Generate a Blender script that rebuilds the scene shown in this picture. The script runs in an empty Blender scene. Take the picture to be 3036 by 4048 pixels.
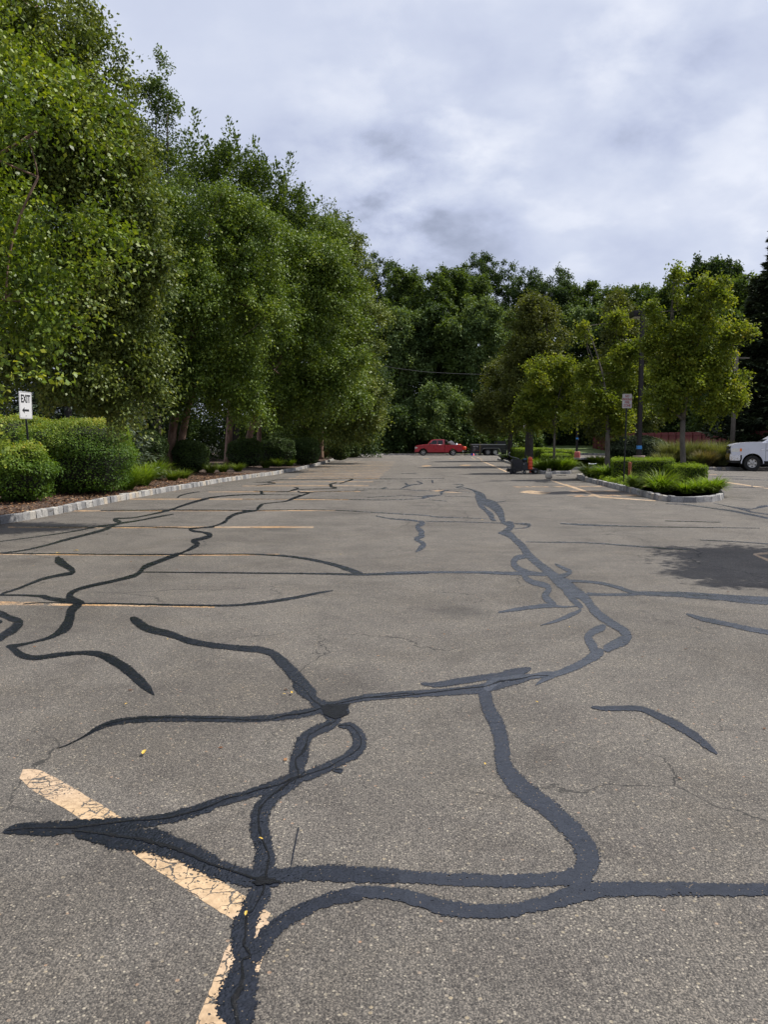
import bpy, bmesh, math, random
import numpy as np
from mathutils import Vector, Matrix
from mathutils.geometry import tessellate_polygon
R=math.radians
scene=bpy.context.scene
col=scene.collection
# ---------------------------------------------------------------- camera
W0,H0,F=3036.,4048.,3200.
CAMH=1.6; TH=math.atan(276/F)
cd=bpy.data.cameras.new('camera'); cam=bpy.data.objects.new('camera',cd); col.objects.link(cam)
cam.location=(0,0,CAMH); cam.rotation_euler=(R(90)-TH,0,0)
cd.sensor_fit='VERTICAL'; cd.sensor_height=24; cd.lens=24*F/H0
cd.clip_start=.05; cd.clip_end=3000
scene.camera=cam
# ---------------------------------------------------------------- light
SUN_EL,SUN_AZ=R(58),R(72)          # azimuth: to the right of the view axis (+Y)
SUN=Vector((math.sin(SUN_AZ)*math.cos(SUN_EL),math.cos(SUN_AZ)*math.cos(SUN_EL),math.sin(SUN_EL)))
sl=bpy.data.lights.new('sun','SUN'); sl.energy=4.2; sl.angle=R(.6); sl.color=(1,.95,.86)
so=bpy.data.objects.new('sun',sl); col.objects.link(so)
so.rotation_euler=SUN.to_track_quat('Z','Y').to_euler(); so.location=(20,30,40)
scene.view_settings.view_transform='Standard'; scene.view_settings.look='None'
scene.view_settings.exposure=.5; scene.view_settings.gamma=1
cy=scene.cycles
cy.max_bounces=6; cy.diffuse_bounces=3; cy.glossy_bounces=2; cy.transmission_bounces=3; cy.transparent_max_bounces=4
cy.sample_clamp_indirect=4; cy.use_denoising=True
try: cy.denoiser='OPENIMAGEDENOISE'; cy.denoising_input_passes='RGB_ALBEDO_NORMAL'; cy.denoising_prefilter='ACCURATE'
except Exception: pass
cy.caustics_reflective=False; cy.caustics_refractive=False

class NT:
    """tiny helper to wire shader nodes"""
    def __init__(s,tree): s.t=tree; s.n=tree.nodes; s.l=tree.links
    def add(s,kind,ins=None,**kw):
        n=s.n.new(kind)
        for k,v in kw.items(): setattr(n,k,v)
        for k,v in (ins or {}).items():
            if isinstance(v,bpy.types.NodeSocket): s.l.new(v,n.inputs[k])
            else: n.inputs[k].default_value=v
        return n
    def math(s,op,a,b=0.,c=None,clamp=False):
        n=s.n.new('ShaderNodeMath'); n.operation=op; n.use_clamp=clamp
        for i,v in enumerate((a,b,c)):
            if v is None: continue
            if isinstance(v,bpy.types.NodeSocket): s.l.new(v,n.inputs[i])
            else: n.inputs[i].default_value=v
        return n.outputs[0]
    def vmath(s,op,a,b=(0,0,0)):
        n=s.n.new('ShaderNodeVectorMath'); n.operation=op
        for i,v in enumerate((a,b)):
            if isinstance(v,bpy.types.NodeSocket): s.l.new(v,n.inputs[i])
            else: n.inputs[i].default_value=v
        return n.outputs['Value'] if op in('DOT_PRODUCT','LENGTH') else n.outputs[0]
    def mix(s,f,a,b,mode='MIX'):
        n=s.n.new('ShaderNodeMix'); n.data_type='RGBA'; n.blend_type=mode
        for k,v in ((0,f),(6,a),(7,b)):
            if isinstance(v,bpy.types.NodeSocket): s.l.new(v,n.inputs[k])
            else: n.inputs[k].default_value=v if k==0 else (tuple(v)+(1,))[:4]
        return n.outputs[2]
    def ramp(s,f,stops,interp='LINEAR'):
        n=s.n.new('ShaderNodeValToRGB'); s.l.new(f,n.inputs[0]); cr=n.color_ramp; cr.interpolation=interp
        while len(cr.elements)<len(stops): cr.elements.new(.5)
        for e,(p,c) in zip(cr.elements,stops):
            e.position=p; e.color=(c,c,c,1) if isinstance(c,(int,float)) else tuple(c)+(1,)
        return n.outputs[0]
    def noise(s,vec,scale,detail=3,rough=.55,dist=0.,out='Fac'):
        n=s.add('ShaderNodeTexNoise',{'Vector':vec,'Scale':scale,'Detail':detail,'Roughness':rough,'Distortion':dist})
        return n.outputs[out]
    def vor(s,vec,scale,feature='F1',out='Distance',rnd=1.):
        n=s.add('ShaderNodeTexVoronoi',{'Vector':vec,'Scale':scale,'Randomness':rnd},feature=feature)
        return n.outputs[out]
    def maprange(s,v,a,b,c=0.,d=1.):
        n=s.n.new('ShaderNodeMapRange'); n.interpolation_type='SMOOTHSTEP'; s.l.new(v,n.inputs[0])
        for i,x in enumerate((a,b,c,d)): n.inputs[i+1].default_value=x
        return n.outputs[0]

# ---------------------------------------------------------------- unprojection: photo pixel -> point in the place
ct,st=math.cos(TH),math.sin(TH)
def ray(px,py):
    x=(px-W0/2)/F; y=-(py-H0/2)/F
    return (x, ct+y*st, -st+y*ct)
def G(px,py,z=0.):
    d=ray(px,py); t=(z-CAMH)/d[2]; return Vector((d[0]*t,d[1]*t,z))
def At(px,py,Y):
    d=ray(px,py); t=Y/d[1]; return Vector((d[0]*t,Y,CAMH+d[2]*t))

# ---------------------------------------------------------------- sky
wd=bpy.data.worlds.new('World'); scene.world=wd; wd.use_nodes=True
w=NT(wd.node_tree); w.n.clear()
sky=w.add('ShaderNodeTexSky',sky_type='NISHITA',sun_disc=False,sun_elevation=SUN_EL,sun_rotation=SUN_AZ)
tc=w.add('ShaderNodeTexCoord').outputs['Generated']
sep=w.add('ShaderNodeSeparateXYZ',{0:tc})
zc=w.math('MAXIMUM',sep.outputs[2],.02)
zz=w.math('ADD',zc,.42)
cv=w.add('ShaderNodeCombineXYZ',{0:w.math('DIVIDE',sep.outputs[0],zz),1:w.math('DIVIDE',sep.outputs[1],zz),2:sep.outputs[2]}).outputs[0]
n1=w.noise(cv,2.3,8,.5); n2=w.noise(w.vmath('ADD',cv,(7.3,2.1,0)),5.6,8,.55,.1)
n3=w.noise(w.vmath('ADD',cv,(1.3,9.1,0)),.55,3,.5)
def blob(px,py,c0,c1):
    d=Vector(ray(px,py)).normalized()
    return w.maprange(w.vmath('DOT_PRODUCT',w.vmath('NORMALIZE',tc),tuple(d)),c0,c1)
# dark cloud bank over the trees, brighter broken clouds to the upper right
dark=w.math('ADD',w.math('MULTIPLY',blob(1320,870,.988,.9995),.7),w.math('MULTIPLY',blob(1700,850,.989,1.),.75))
dark=w.math('ADD',dark,w.math('MULTIPLY',blob(2560,330,.993,1.),.55))
lite=w.math('ADD',w.math('MULTIPLY',blob(2560,450,.955,.999),.5),w.math('MULTIPLY',blob(1560,500,.985,1.),.45))
tex=w.math('ADD',w.math('MULTIPLY',w.math('SUBTRACT',n1,.5),.75),w.math('MULTIPLY',w.math('SUBTRACT',n2,.5),.85))
v=w.math('ADD',.67,w.math('MULTIPLY',tex,w.math('ADD',.30,w.math('MULTIPLY',w.math('ADD',lite,dark),1.0))))
v=w.math('SUBTRACT',v,w.math('MULTIPLY',dark,w.maprange(n2,.36,.62,.27,.13)))
v=w.math('ADD',v,w.math('MULTIPLY',lite,.10))
pf=w.maprange(w.noise(w.vmath('ADD',cv,(2.2,5.5,0)),4.4,8,.5,.15),.47,.60)
v=w.math('ADD',v,w.math('MULTIPLY',pf,w.math('ADD',.05,w.math('MULTIPLY',lite,.22))))
v=w.math('SUBTRACT',v,w.math('MULTIPLY',lite,.07))
v=w.math('ADD',v,w.maprange(sep.outputs[2],.25,.6,0.,.06))
v=w.math('ADD',v,w.math('MULTIPLY',w.math('SUBTRACT',n3,.5),.25))
cc=w.ramp(v,[(.05,(.19,.215,.285)),(.30,(.265,.295,.39)),(.55,(.375,.412,.535)),(.75,(.45,.487,.595)),(1.,(.58,.605,.68))])
skyb=w.mix(1.,sky.outputs[0],(.085,.085,.085),'MULTIPLY')
cov=w.maprange(n3,.25,.5,.78,.95)
final=w.mix(cov,skyb,cc)
bg=w.add('ShaderNodeBackground',{'Color':final,'Strength':1.03})
w.l.new(bg.outputs[0],w.add('ShaderNodeOutputWorld').inputs[0])

# ---------------------------------------------------------------- objects bookkeeping
def tag(o,label=None,cat=None,group=None,kind=None):
    if label: o['label']=label
    if cat: o['category']=cat
    if group: o['group']=group
    if kind: o['kind']=kind
    return o
def empty(name,loc,label,cat,group=None,rz=0):
    o=bpy.data.objects.new(name,None); col.objects.link(o); o.location=loc; o.rotation_euler=(0,0,rz)
    o.empty_display_size=.2
    return tag(o,label,cat,group)
def link(name,me,mat,parent=None):
    o=bpy.data.objects.new(name,me); col.objects.link(o)
    if parent is not None: o.parent=parent
    if mat is not None:
        me.materials.clear(); me.materials.append(mat)
    return o
class MB:
    def __init__(s): s.v=[]; s.f=[]
    def add(s,vs,fs):
        b=len(s.v); s.v+= [tuple(p) for p in vs]; s.f+=[tuple(i+b for i in f) for f in fs]; return s
    def box(s,x0,x1,y0,y1,z0,z1,rz=0,c=(0,0,0),tl=None):
        vs=[(x,y,z) for x in(x0,x1) for y in(y0,y1) for z in(z0,z1)]
        if rz or any(c):
            C,S=math.cos(rz),math.sin(rz); vs=[(x*C-y*S+c[0],x*S+y*C+c[1],z+c[2]) for x,y,z in vs]
        return s.add(vs,[(0,1,3,2),(4,6,7,5),(0,4,5,1),(2,3,7,6),(0,2,6,4),(1,5,7,3)])
    def prism(s,poly,y0,y1,inset=None):
        """outline in x,z extruded along y"""
        n=len(poly); vs=[(x,y0,z) for x,z in poly]+[(x,y1,z) for x,z in poly]
        fs=[tuple(range(n)),tuple(range(2*n-1,n-1,-1))]+[(i,i+n,(i+1)%n+n,(i+1)%n) for i in range(n)]
        return s.add(vs,fs)
    def cyl(s,p0,p1,r0,r1=None,n=12,caps=True):
        r1=r0 if r1 is None else r1
        return s.tube([p0,p1],[r0,r1],n,caps)
    def tube(s,pts,rad,n=6,caps=True):
        pts=[Vector(p) for p in pts]; m=len(pts); b=len(s.v)
        if isinstance(rad,(int,float)): rad=[rad]*m
        d=(pts[1]-pts[0]).normalized()
        a=d.orthogonal().normalized()
        for i in range(m):
            d=(pts[min(i+1,m-1)]-pts[max(i-1,0)])
            if d.length<1e-9: d=Vector((0,0,1))
            d.normalize(); a=(a-d*a.dot(d))
            if a.length<1e-6: a=d.orthogonal()
            a.normalize(); e=d.cross(a)
            for k in range(n):
                t=2*math.pi*k/n; s.v.append(tuple(pts[i]+(a*math.cos(t)+e*math.sin(t))*rad[i]))
        for i in range(m-1):
            for k in range(n):
                k2=(k+1)%n; s.f.append((b+i*n+k,b+i*n+k2,b+(i+1)*n+k2,b+(i+1)*n+k))
        if caps: s.f.append(tuple(b+k for k in range(n))[::-1]); s.f.append(tuple(b+(m-1)*n+k for k in range(n)))
        return s
    def lathe(s,prof,n=20,c=(0,0,0),axis='z'):
        b=len(s.v); m=len(prof)
        for r,z in prof:
            for k in range(n):
                t=2*math.pi*k/n; p=(r*math.cos(t),r*math.sin(t),z)
                if axis=='y': p=(p[0],p[2],p[1])
                if axis=='x': p=(p[2],p[0],p[1])
                s.v.append((p[0]+c[0],p[1]+c[1],p[2]+c[2]))
        for i in range(m-1):
            for k in range(n):
                k2=(k+1)%n; s.f.append((b+i*n+k,b+i*n+k2,b+(i+1)*n+k2,b+(i+1)*n+k))
        return s
    def build(s,name,mat,parent=None,smooth=False,bevel=0,seg=2,angle=35):
        me=bpy.data.meshes.new(name); me.from_pydata(s.v,[],s.f)
        bm=bmesh.new(); bm.from_mesh(me)
        bmesh.ops.recalc_face_normals(bm,faces=bm.faces)
        if bevel:
            es=[e for e in bm.edges if len(e.link_faces)==2 and e.calc_face_angle(0)>R(angle)]
            if es: bmesh.ops.bevel(bm,geom=es,offset=bevel,segments=seg,affect='EDGES',clamp_overlap=True)
        bm.to_mesh(me); bm.free()
        if smooth:
            me.shade_smooth()
            if smooth is not True: me.set_sharp_from_angle(angle=R(smooth))
        return link(name,me,mat,parent)

# ---------------------------------------------------------------- materials
def newmat(name):
    m=bpy.data.materials.new(name); m.use_nodes=True; t=NT(m.node_tree); t.n.clear()
    out=t.add('ShaderNodeOutputMaterial'); p=t.add('ShaderNodeBsdfPrincipled')
    t.l.new(p.outputs[0],out.inputs[0]); t.out=out; t.p=p
    t.obj=t.add('ShaderNodeTexCoord').outputs['Object']
    return m,t
def geo_pos(t): return t.add('ShaderNodeNewGeometry').outputs['Position']
def simple(name,c,rough=.5,metal=0,var=.15,scale=8,spec=.5,dirt=0,coat=0,bump=0):
    m,t=newmat(name); p=t.p
    n=t.noise(t.obj,scale,5,.6)
    a=[x*(1-var) for x in c]; b=[min(1,x*(1+var)) for x in c]
    cc=t.ramp(n,[(.3,a),(.7,b)])
    if dirt:
        n2=t.noise(t.obj,scale*.35,6,.7,.5)
        cc=t.mix(t.maprange(n2,.5,.72,0,dirt),cc,(.10,.08,.06))
    t.l.new(cc,p.inputs['Base Color']); p.inputs['Metallic'].default_value=metal
    t.l.new(t.maprange(n,.3,.7,max(0,rough-.08),min(1,rough+.08)),p.inputs['Roughness'])
    p.inputs['Specular IOR Level'].default_value=spec
    if coat: p.inputs['Coat Weight'].default_value=coat; p.inputs['Coat Roughness'].default_value=.08
    if bump:
        bn=t.add('ShaderNodeBump',{'Strength':bump,'Distance':.01,'Height':t.noise(t.obj,scale*5,5,.65)})
        t.l.new(bn.outputs[0],p.inputs['Normal'])
    return m
def leafmat(name,stops,rough=.42,trans=.35,tcol=(1.25,1.2,.45),spec=.5,large=.6):
    rough+=.16; spec*=.5; stops=[(q,(c_[0]*WR,c_[1]*WG,c_[2]*WB)) for q,c_ in stops]
    """stops: ramp over the per-leaf random attribute 'lv'"""
    m,t=newmat(name); p=t.p
    at=t.add('ShaderNodeAttribute',attribute_name='lv').outputs['Fac']
    cc=t.ramp(at,stops)
    n=t.noise(geo_pos(t),large,3,.6)
    cc=t.mix(1.,cc,t.ramp(n,[(.32,(.72,.76,.7)),(.68,(1.28,1.2,1.1))]),'MULTIPLY')
    t.l.new(cc,p.inputs['Base Color']); p.inputs['Roughness'].default_value=rough
    p.inputs['Specular IOR Level'].default_value=spec
    tr=t.add('ShaderNodeBsdfTranslucent',{'Color':t.mix(1.,cc,tcol,'MULTIPLY')})
    mx=t.add('ShaderNodeMixShader',{0:trans,1:p.outputs[0],2:tr.outputs[0]})
    t.l.new(mx.outputs[0],t.out.inputs[0])
    return m
def asphalt():
    m,t=newmat('asphalt'); p=t.p; P=geo_pos(t)
    Pw=t.vmath('ADD',P,t.vmath('SCALE',t.noise(P,60,2,.5,out='Color'),(0,0,0)))
    v1=t.add('ShaderNodeTexVoronoi',{'Vector':P,'Scale':95.},feature='F1')
    v2=t.add('ShaderNodeTexVoronoi',{'Vector':P,'Scale':230.},feature='F1')
    s1=t.add('ShaderNodeSeparateColor',{0:v1.outputs['Color']})
    s2=t.add('ShaderNodeSeparateColor',{0:v2.outputs['Color']})
    stone=t.ramp(s1.outputs[0],[(0.,(.034,.032,.031)),(.35,(.078,.073,.068)),(.75,(.145,.134,.122)),(.93,(.215,.197,.172)),(1.,(.36,.33,.27))])
    fine=t.ramp(s2.outputs[1],[(0.,(.045,.042,.040)),(.6,(.105,.098,.090)),(1.,(.22,.20,.175))])
    c=t.mix(t.maprange(v1.outputs['Distance'],.30,.52),stone,fine)
    # sparse pale pebbles
    v3=t.add('ShaderNodeTexVoronoi',{'Vector':P,'Scale':26.},feature='F1')
    s3=t.add('ShaderNodeSeparateColor',{0:v3.outputs['Color']})
    peb=t.math('MULTIPLY',t.math('LESS_THAN',v3.outputs['Distance'],.17),t.math('GREATER_THAN',s3.outputs[2],.88))
    c=t.mix(t.math('MULTIPLY',peb,.8),c,t.ramp(s3.outputs[0],[(0,(.32,.27,.19)),(.7,(.27,.25,.21)),(1,(.33,.21,.14))]))
    # wear: big light/dark patches, stretched drive lanes, stains
    big=t.noise(P,.22,5,.6,.4); mid=t.noise(P,1.6,5,.62)
    c=t.mix(1.,c,t.ramp(big,[(.3,(.955,.93,.90)),(.7,(1.20,1.17,1.135))]),'MULTIPLY')
    c=t.mix(1.,c,t.ramp(mid,[(.28,(.80,.79,.80)),(.5,(1.,1.,1.)),(.75,(1.12,1.10,1.06))]),'MULTIPLY')
    st=t.add('ShaderNodeTexVoronoi',{'Vector':t.vmath('ADD',P,t.vmath('MULTIPLY',t.noise(P,3.,4,.6,out='Color'),(.5,.5,0))),'Scale':.75},feature='F1'); ss=t.add('ShaderNodeSeparateColor',{0:st.outputs['Color']})
    oil=t.math('MULTIPLY',t.math('GREATER_THAN',ss.outputs[0],.72),t.maprange(st.outputs['Distance'],.05,.34,1.,0.))
    c=t.mix(t.math('MULTIPLY',oil,.5),c,(.035,.032,.03))
    lane=t.noise(t.vmath('MULTIPLY',P,(1.,.10,1.)),.9,4,.6)
    c=t.mix(1.,c,t.ramp(lane,[(.3,(.88,.88,.88)),(.7,(1.10,1.10,1.10))]),'MULTIPLY')
    sm=t.noise(t.vmath('ADD',P,(4.,9.,0)),.55,7,.72,.8)
    c=t.mix(1.,c,t.ramp(sm,[(.40,(.82,.81,.80)),(.52,(1,1,1)),(1.,(1.05,1.05,1.04))]),'MULTIPLY')
    # far lot is paler
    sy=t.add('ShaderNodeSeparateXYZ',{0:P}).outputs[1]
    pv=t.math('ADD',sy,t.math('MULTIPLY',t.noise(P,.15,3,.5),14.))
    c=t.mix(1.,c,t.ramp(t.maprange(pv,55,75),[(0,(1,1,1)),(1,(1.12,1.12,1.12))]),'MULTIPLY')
    # hairline cracks
    wv=t.vmath('ADD',P,t.vmath('MULTIPLY',t.noise(P,1.3,5,.6,out='Color'),(.9,.9,0)))
    e=t.vor(wv,.42,'DISTANCE_TO_EDGE'); e2=t.vor(t.vmath('ADD',wv,(3.1,7.7,0)),1.4,'DISTANCE_TO_EDGE')
    mk=t.maprange(t.noise(P,.3,3,.5),.45,.56)
    cr=t.math('MULTIPLY',t.math('LESS_THAN',e,.0028),mk)
    cr2=t.math('MULTIPLY',t.math('LESS_THAN',e2,.0035),t.maprange(t.noise(P,.7,3,.5),.60,.68))
    crk=t.math('MAXIMUM',cr,cr2)
    c=t.mix(t.math('MULTIPLY',crk,.75),c,(.015,.015,.015))
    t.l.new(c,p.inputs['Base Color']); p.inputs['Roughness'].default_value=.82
    p.inputs['Specular IOR Level'].default_value=.35
    h=t.math('ADD',t.math('MULTIPLY',v1.outputs['Distance'],-1.),t.math('MULTIPLY',s1.outputs[1],.8))
    h=t.math('ADD',h,t.math('MULTIPLY',v2.outputs['Distance'],-.4))
    h=t.math('SUBTRACT',h,t.math('MULTIPLY',crk,2.))
    b=t.add('ShaderNodeBump',{'Strength':.9,'Distance':.0055,'Height':h})
    t.l.new(b.outputs[0],p.inputs['Normal'])
    return m
def tar():
    m,t=newmat('crack sealant'); p=t.p; P=geo_pos(t)
    at=t.add('ShaderNodeAttribute',attribute_name='wet').outputs['Fac']
    n=t.noise(P,26,5,.65,.3); n2=t.noise(P,7,3,.5)
    c=t.ramp(n,[(.3,(.0045,.0055,.009)),(.75,(.011,.014,.023))])  # blue of the reflected sky tinted into the black base
    sheen_dust=t.add('ShaderNodeAttribute',attribute_name='worn').outputs['Fac']  # greyer strips: sky reflection painted into the colour, together with dust
    c=t.mix(t.math('MULTIPLY',sheen_dust,t.maprange(t.noise(P,11,5,.7),.3,.62,.45,1.)),c,(.050,.056,.070))
    # grains of sand and yellow paint chips stuck on the tar
    v3=t.add('ShaderNodeTexVoronoi',{'Vector':P,'Scale':150.},feature='F1'); s3=t.add('ShaderNodeSeparateColor',{0:v3.outputs['Color']})
    gr=t.math('MULTIPLY',t.math('GREATER_THAN',s3.outputs[0],.975),t.math('LESS_THAN',v3.outputs['Distance'],.4))
    c=t.mix(t.math('MULTIPLY',gr,.7),c,(.22,.16,.09))
    t.l.new(c,p.inputs['Base Color'])
    t.l.new(t.maprange(n2,.35,.65,.20,.31),p.inputs['Roughness'])
    p.inputs['Specular IOR Level'].default_value=.42
    v1=t.vor(P,95.); v4=t.vor(P,38.,'SMOOTH_F1')
    h=t.math('ADD',t.math('MULTIPLY',v1,-.7),t.math('ADD',t.math('MULTIPLY',n,1.4),t.math('MULTIPLY',v4,-.6)))
    b=t.add('ShaderNodeBump',{'Strength':.6,'Distance':.0036,'Height':h})
    t.l.new(b.outputs[0],p.inputs['Normal'])
    # grit and stones of the asphalt show through worn spots and feathered edges
    ed=t.add('ShaderNodeAttribute',attribute_name='edge').outputs['Fac']
    v5=t.add('ShaderNodeTexVoronoi',{'Vector':P,'Scale':120.},feature='F1'); s5=t.add('ShaderNodeSeparateColor',{0:v5.outputs['Color']})
    hole=t.math('LESS_THAN',t.math('ADD',s5.outputs[1],t.math('MULTIPLY',t.noise(P,9,3,.6),.35)),t.maprange(ed,.66,1.,.15,1.12))
    tr=t.add('ShaderNodeBsdfTransparent')
    mx=t.add('ShaderNodeMixShader',{0:hole,1:p.outputs[0],2:tr.outputs[0]})
    t.l.new(mx.outputs[0],t.out.inputs[0])
    return m
def paint(name,c1,c2,wear=.5):
    """worn road paint: cracked, flaked through to the asphalt"""
    m,t=newmat(name); p=t.p; P=geo_pos(t)
    n=t.noise(P,30,5,.65); n2=t.noise(P,1.6,3,.5)
    c=t.mix(t.maprange(n2,.35,.65),c1,c2)
    c=t.mix(1.,c,t.ramp(n,[(.3,(.70,.66,.62)),(.7,(1.06,1.05,1.04))]),'MULTIPLY')
    c=t.mix(1.,c,t.ramp(t.noise(P,2.2,6,.7,.5),[(.35,(.68,.66,.64)),(.6,(1,1,1))]),'MULTIPLY')
    t.l.new(c,p.inputs['Base Color']); p.inputs['Roughness'].default_value=.8
    wv=t.vmath('ADD',P,t.vmath('MULTIPLY',t.noise(P,9,4,.6,out='Color'),(.09,.09,0)))
    e=t.vor(wv,13,'DISTANCE_TO_EDGE')
    e2=t.vor(wv,42,'DISTANCE_TO_EDGE')
    mk=t.maprange(t.noise(P,3.5,4,.6),.40,.62)
    v=t.add('ShaderNodeTexVoronoi',{'Vector':P,'Scale':130.},feature='F1'); s=t.add('ShaderNodeSeparateColor',{0:v.outputs['Color']})
    lo=t.math('ADD',s.outputs[0],t.math('MULTIPLY',t.noise(P,5,4,.65),.9))
    h=t.math('MAXIMUM',t.math('LESS_THAN',e,t.maprange(mk,0,1,.004,.045)),t.math('MULTIPLY',t.math('LESS_THAN',e2,.028),t.math('GREATER_THAN',mk,.75)))
    h=t.math('MAXIMUM',h,t.math('LESS_THAN',lo,wear))
    bn=t.add('ShaderNodeBump',{'Strength':.5,'Distance':.003,'Height':t.math('MULTIPLY',t.vor(P,95.),-1.)})
    t.l.new(bn.outputs[0],p.inputs['Normal'])
    tr=t.add('ShaderNodeBsdfTransparent')
    mx=t.add('ShaderNodeMixShader',{0:h,1:p.outputs[0],2:tr.outputs[0]})
    t.l.new(mx.outputs[0],t.out.inputs[0])
    return m
def lawnmat():
    m,t=newmat('lawn grass'); p=t.p; P=geo_pos(t)
    n=t.noise(P,.35,5,.6); n2=t.noise(P,9,5,.7); n3=t.noise(t.vmath('MULTIPLY',P,(1,1,.2)),60,3,.6)
    c=t.ramp(n,[(.3,(.050,.085,.018)),(.55,(.085,.125,.028)),(.75,(.15,.155,.055))])
    c=t.mix(1.,c,t.ramp(n2,[(.3,(.6,.62,.6)),(.7,(1.35,1.3,1.2))]),'MULTIPLY')
    t.l.new(c,p.inputs['Base Color']); p.inputs['Roughness'].default_value=.8
    b=t.add('ShaderNodeBump',{'Strength':1.,'Distance':.05,'Height':t.math('ADD',n3,n2)}); t.l.new(b.outputs[0],p.inputs['Normal'])
    return m
def mulchmat():
    m,t=newmat('mulch'); p=t.p; P=geo_pos(t)
    v=t.add('ShaderNodeTexVoronoi',{'Vector':t.vmath('ADD',t.vmath('MULTIPLY',P,(1,.55,1)),t.vmath('MULTIPLY',t.noise(P,4,2,.5,out='Color'),(.3,.3,0))),'Scale':26.},feature='F1')
    s=t.add('ShaderNodeSeparateColor',{0:v.outputs['Color']})
    c=t.ramp(s.outputs[0],[(0,(.022,.014,.010)),(.5,(.060,.036,.026)),(.85,(.12,.075,.052)),(1,(.27,.19,.13))])
    c=t.mix(1.,c,t.ramp(t.noise(P,.8,4,.6),[(.3,(.7,.7,.7)),(.7,(1.2,1.2,1.2))]),'MULTIPLY')
    t.l.new(c,p.inputs['Base Color']); p.inputs['Roughness'].default_value=.95
    b=t.add('ShaderNodeBump',{'Strength':1.,'Distance':.03,'Height':t.math('ADD',s.outputs[1],v.outputs['Distance'])}); t.l.new(b.outputs[0],p.inputs['Normal'])
    return m
def granite():
    m,t=newmat('granite'); p=t.p; P=geo_pos(t)
    at=t.add('ShaderNodeAttribute',attribute_name='lv').outputs['Fac']
    c=t.ramp(at,[(0,(.17,.17,.175)),(.4,(.29,.285,.28)),(.8,(.40,.385,.36)),(1.,(.42,.36,.28))])
    c=t.mix(1.,c,t.ramp(t.noise(P,14,6,.7),[(.25,(.5,.5,.5)),(.5,(1,1,1)),(.75,(1.3,1.28,1.25))]),'MULTIPLY')
    sp=t.add('ShaderNodeTexVoronoi',{'Vector':P,'Scale':160.},feature='F1'); s=t.add('ShaderNodeSeparateColor',{0:sp.outputs['Color']})
    c=t.mix(1.,c,t.ramp(s.outputs[0],[(0,(.55,.55,.55)),(.4,(1,1,1)),(1,(1.25,1.25,1.25))]),'MULTIPLY')
    t.l.new(c,p.inputs['Base Color']); p.inputs['Roughness'].default_value=.75
    b=t.add('ShaderNodeBump',{'Strength':.8,'Distance':.02,'Height':t.noise(P,22,6,.7)}); t.l.new(b.outputs[0],p.inputs['Normal'])
    return m
def barkmat(name,a,b,sc=9):
    m,t=newmat(name); p=t.p; P=geo_pos(t)
    n=t.noise(t.vmath('MULTIPLY',P,(1,1,.35)),sc,6,.7,.6)
    t.l.new(t.ramp(n,[(.3,a),(.7,b)]),p.inputs['Base Color']); p.inputs['Roughness'].default_value=.9
    bb=t.add('ShaderNodeBump',{'Strength':1.,'Distance':.03,'Height':n}); t.l.new(bb.outputs[0],p.inputs['Normal'])
    return m
WR,WG,WB=1.48,1.26,1.0
M={}
M['asphalt']=asphalt(); M['tar']=tar(); M['tar_wet']=simple('wet tar in the crack',(.004,.004,.005),.16,0,.3,30,.4,bump=.5)
M['yellow']=paint('worn yellow road paint',(.53,.385,.235),(.54,.41,.29),.48)
M['yellow_thin']=paint('thin worn yellow stripe paint',(.60,.37,.17),(.50,.37,.25),.72)
M['yellow_faded']=paint('faded pavement lettering',(.50,.31,.17),(.48,.36,.24),.62)
M['lawn']=lawnmat(); M['mulch']=mulchmat(); M['granite']=granite()
M['mortar']=simple('mortar',(.10,.095,.09),.95)
M['soil']=simple('forest soil',(.030,.026,.016),.95,scale=2)
M['bark_birch']=barkmat('peeling birch bark',(.10,.055,.035),(.34,.22,.16),7)
M['bark_dark']=barkmat('dark bark',(.022,.018,.014),(.06,.05,.04))
M['bark_grey']=barkmat('grey bark',(.06,.052,.042),(.15,.13,.105))
M['core']=simple('inner twigs',(.010,.013,.006),.95,scale=20)
M['leaf_birch']=leafmat('birch leaves',[(0,(.020,.044,.009)),(.45,(.064,.122,.022)),(.8,(.134,.218,.040)),(1,(.22,.29,.065))],.34,.28,spec=.7)
M['leaf_birch_pale']=leafmat('pale birch leaves',[(0,(.024,.046,.014)),(.45,(.072,.120,.032)),(.8,(.155,.220,.066)),(1,(.25,.30,.12))],.34,.28,spec=.7)
M['leaf_near']=leafmat('near birch leaves',[(0,(.022,.052,.009)),(.45,(.074,.140,.019)),(.8,(.168,.252,.032)),(1,(.28,.34,.05))],.34,.32,spec=.7)
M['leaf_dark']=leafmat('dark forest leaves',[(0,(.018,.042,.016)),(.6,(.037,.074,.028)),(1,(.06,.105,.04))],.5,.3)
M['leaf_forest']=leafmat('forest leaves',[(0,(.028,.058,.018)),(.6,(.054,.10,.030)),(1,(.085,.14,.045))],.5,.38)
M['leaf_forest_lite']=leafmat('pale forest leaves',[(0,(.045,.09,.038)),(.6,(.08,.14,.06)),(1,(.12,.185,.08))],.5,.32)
M['leaf_pear']=leafmat('parking island tree leaves',[(0,(.045,.085,.016)),(.5,(.105,.165,.028)),(.85,(.17,.22,.04)),(1,(.24,.21,.045))],.4,.45)
M['leaf_pear_dark']=leafmat('dull island tree leaves',[(0,(.038,.056,.017)),(.5,(.066,.096,.030)),(1,(.11,.14,.045))],.42,.38)
M['leaf_hedge']=leafmat('bush leaves',[(0,(.022,.060,.012)),(.45,(.062,.138,.024)),(.78,(.14,.22,.040)),(1,(.27,.27,.07))],.42,.36)
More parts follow.
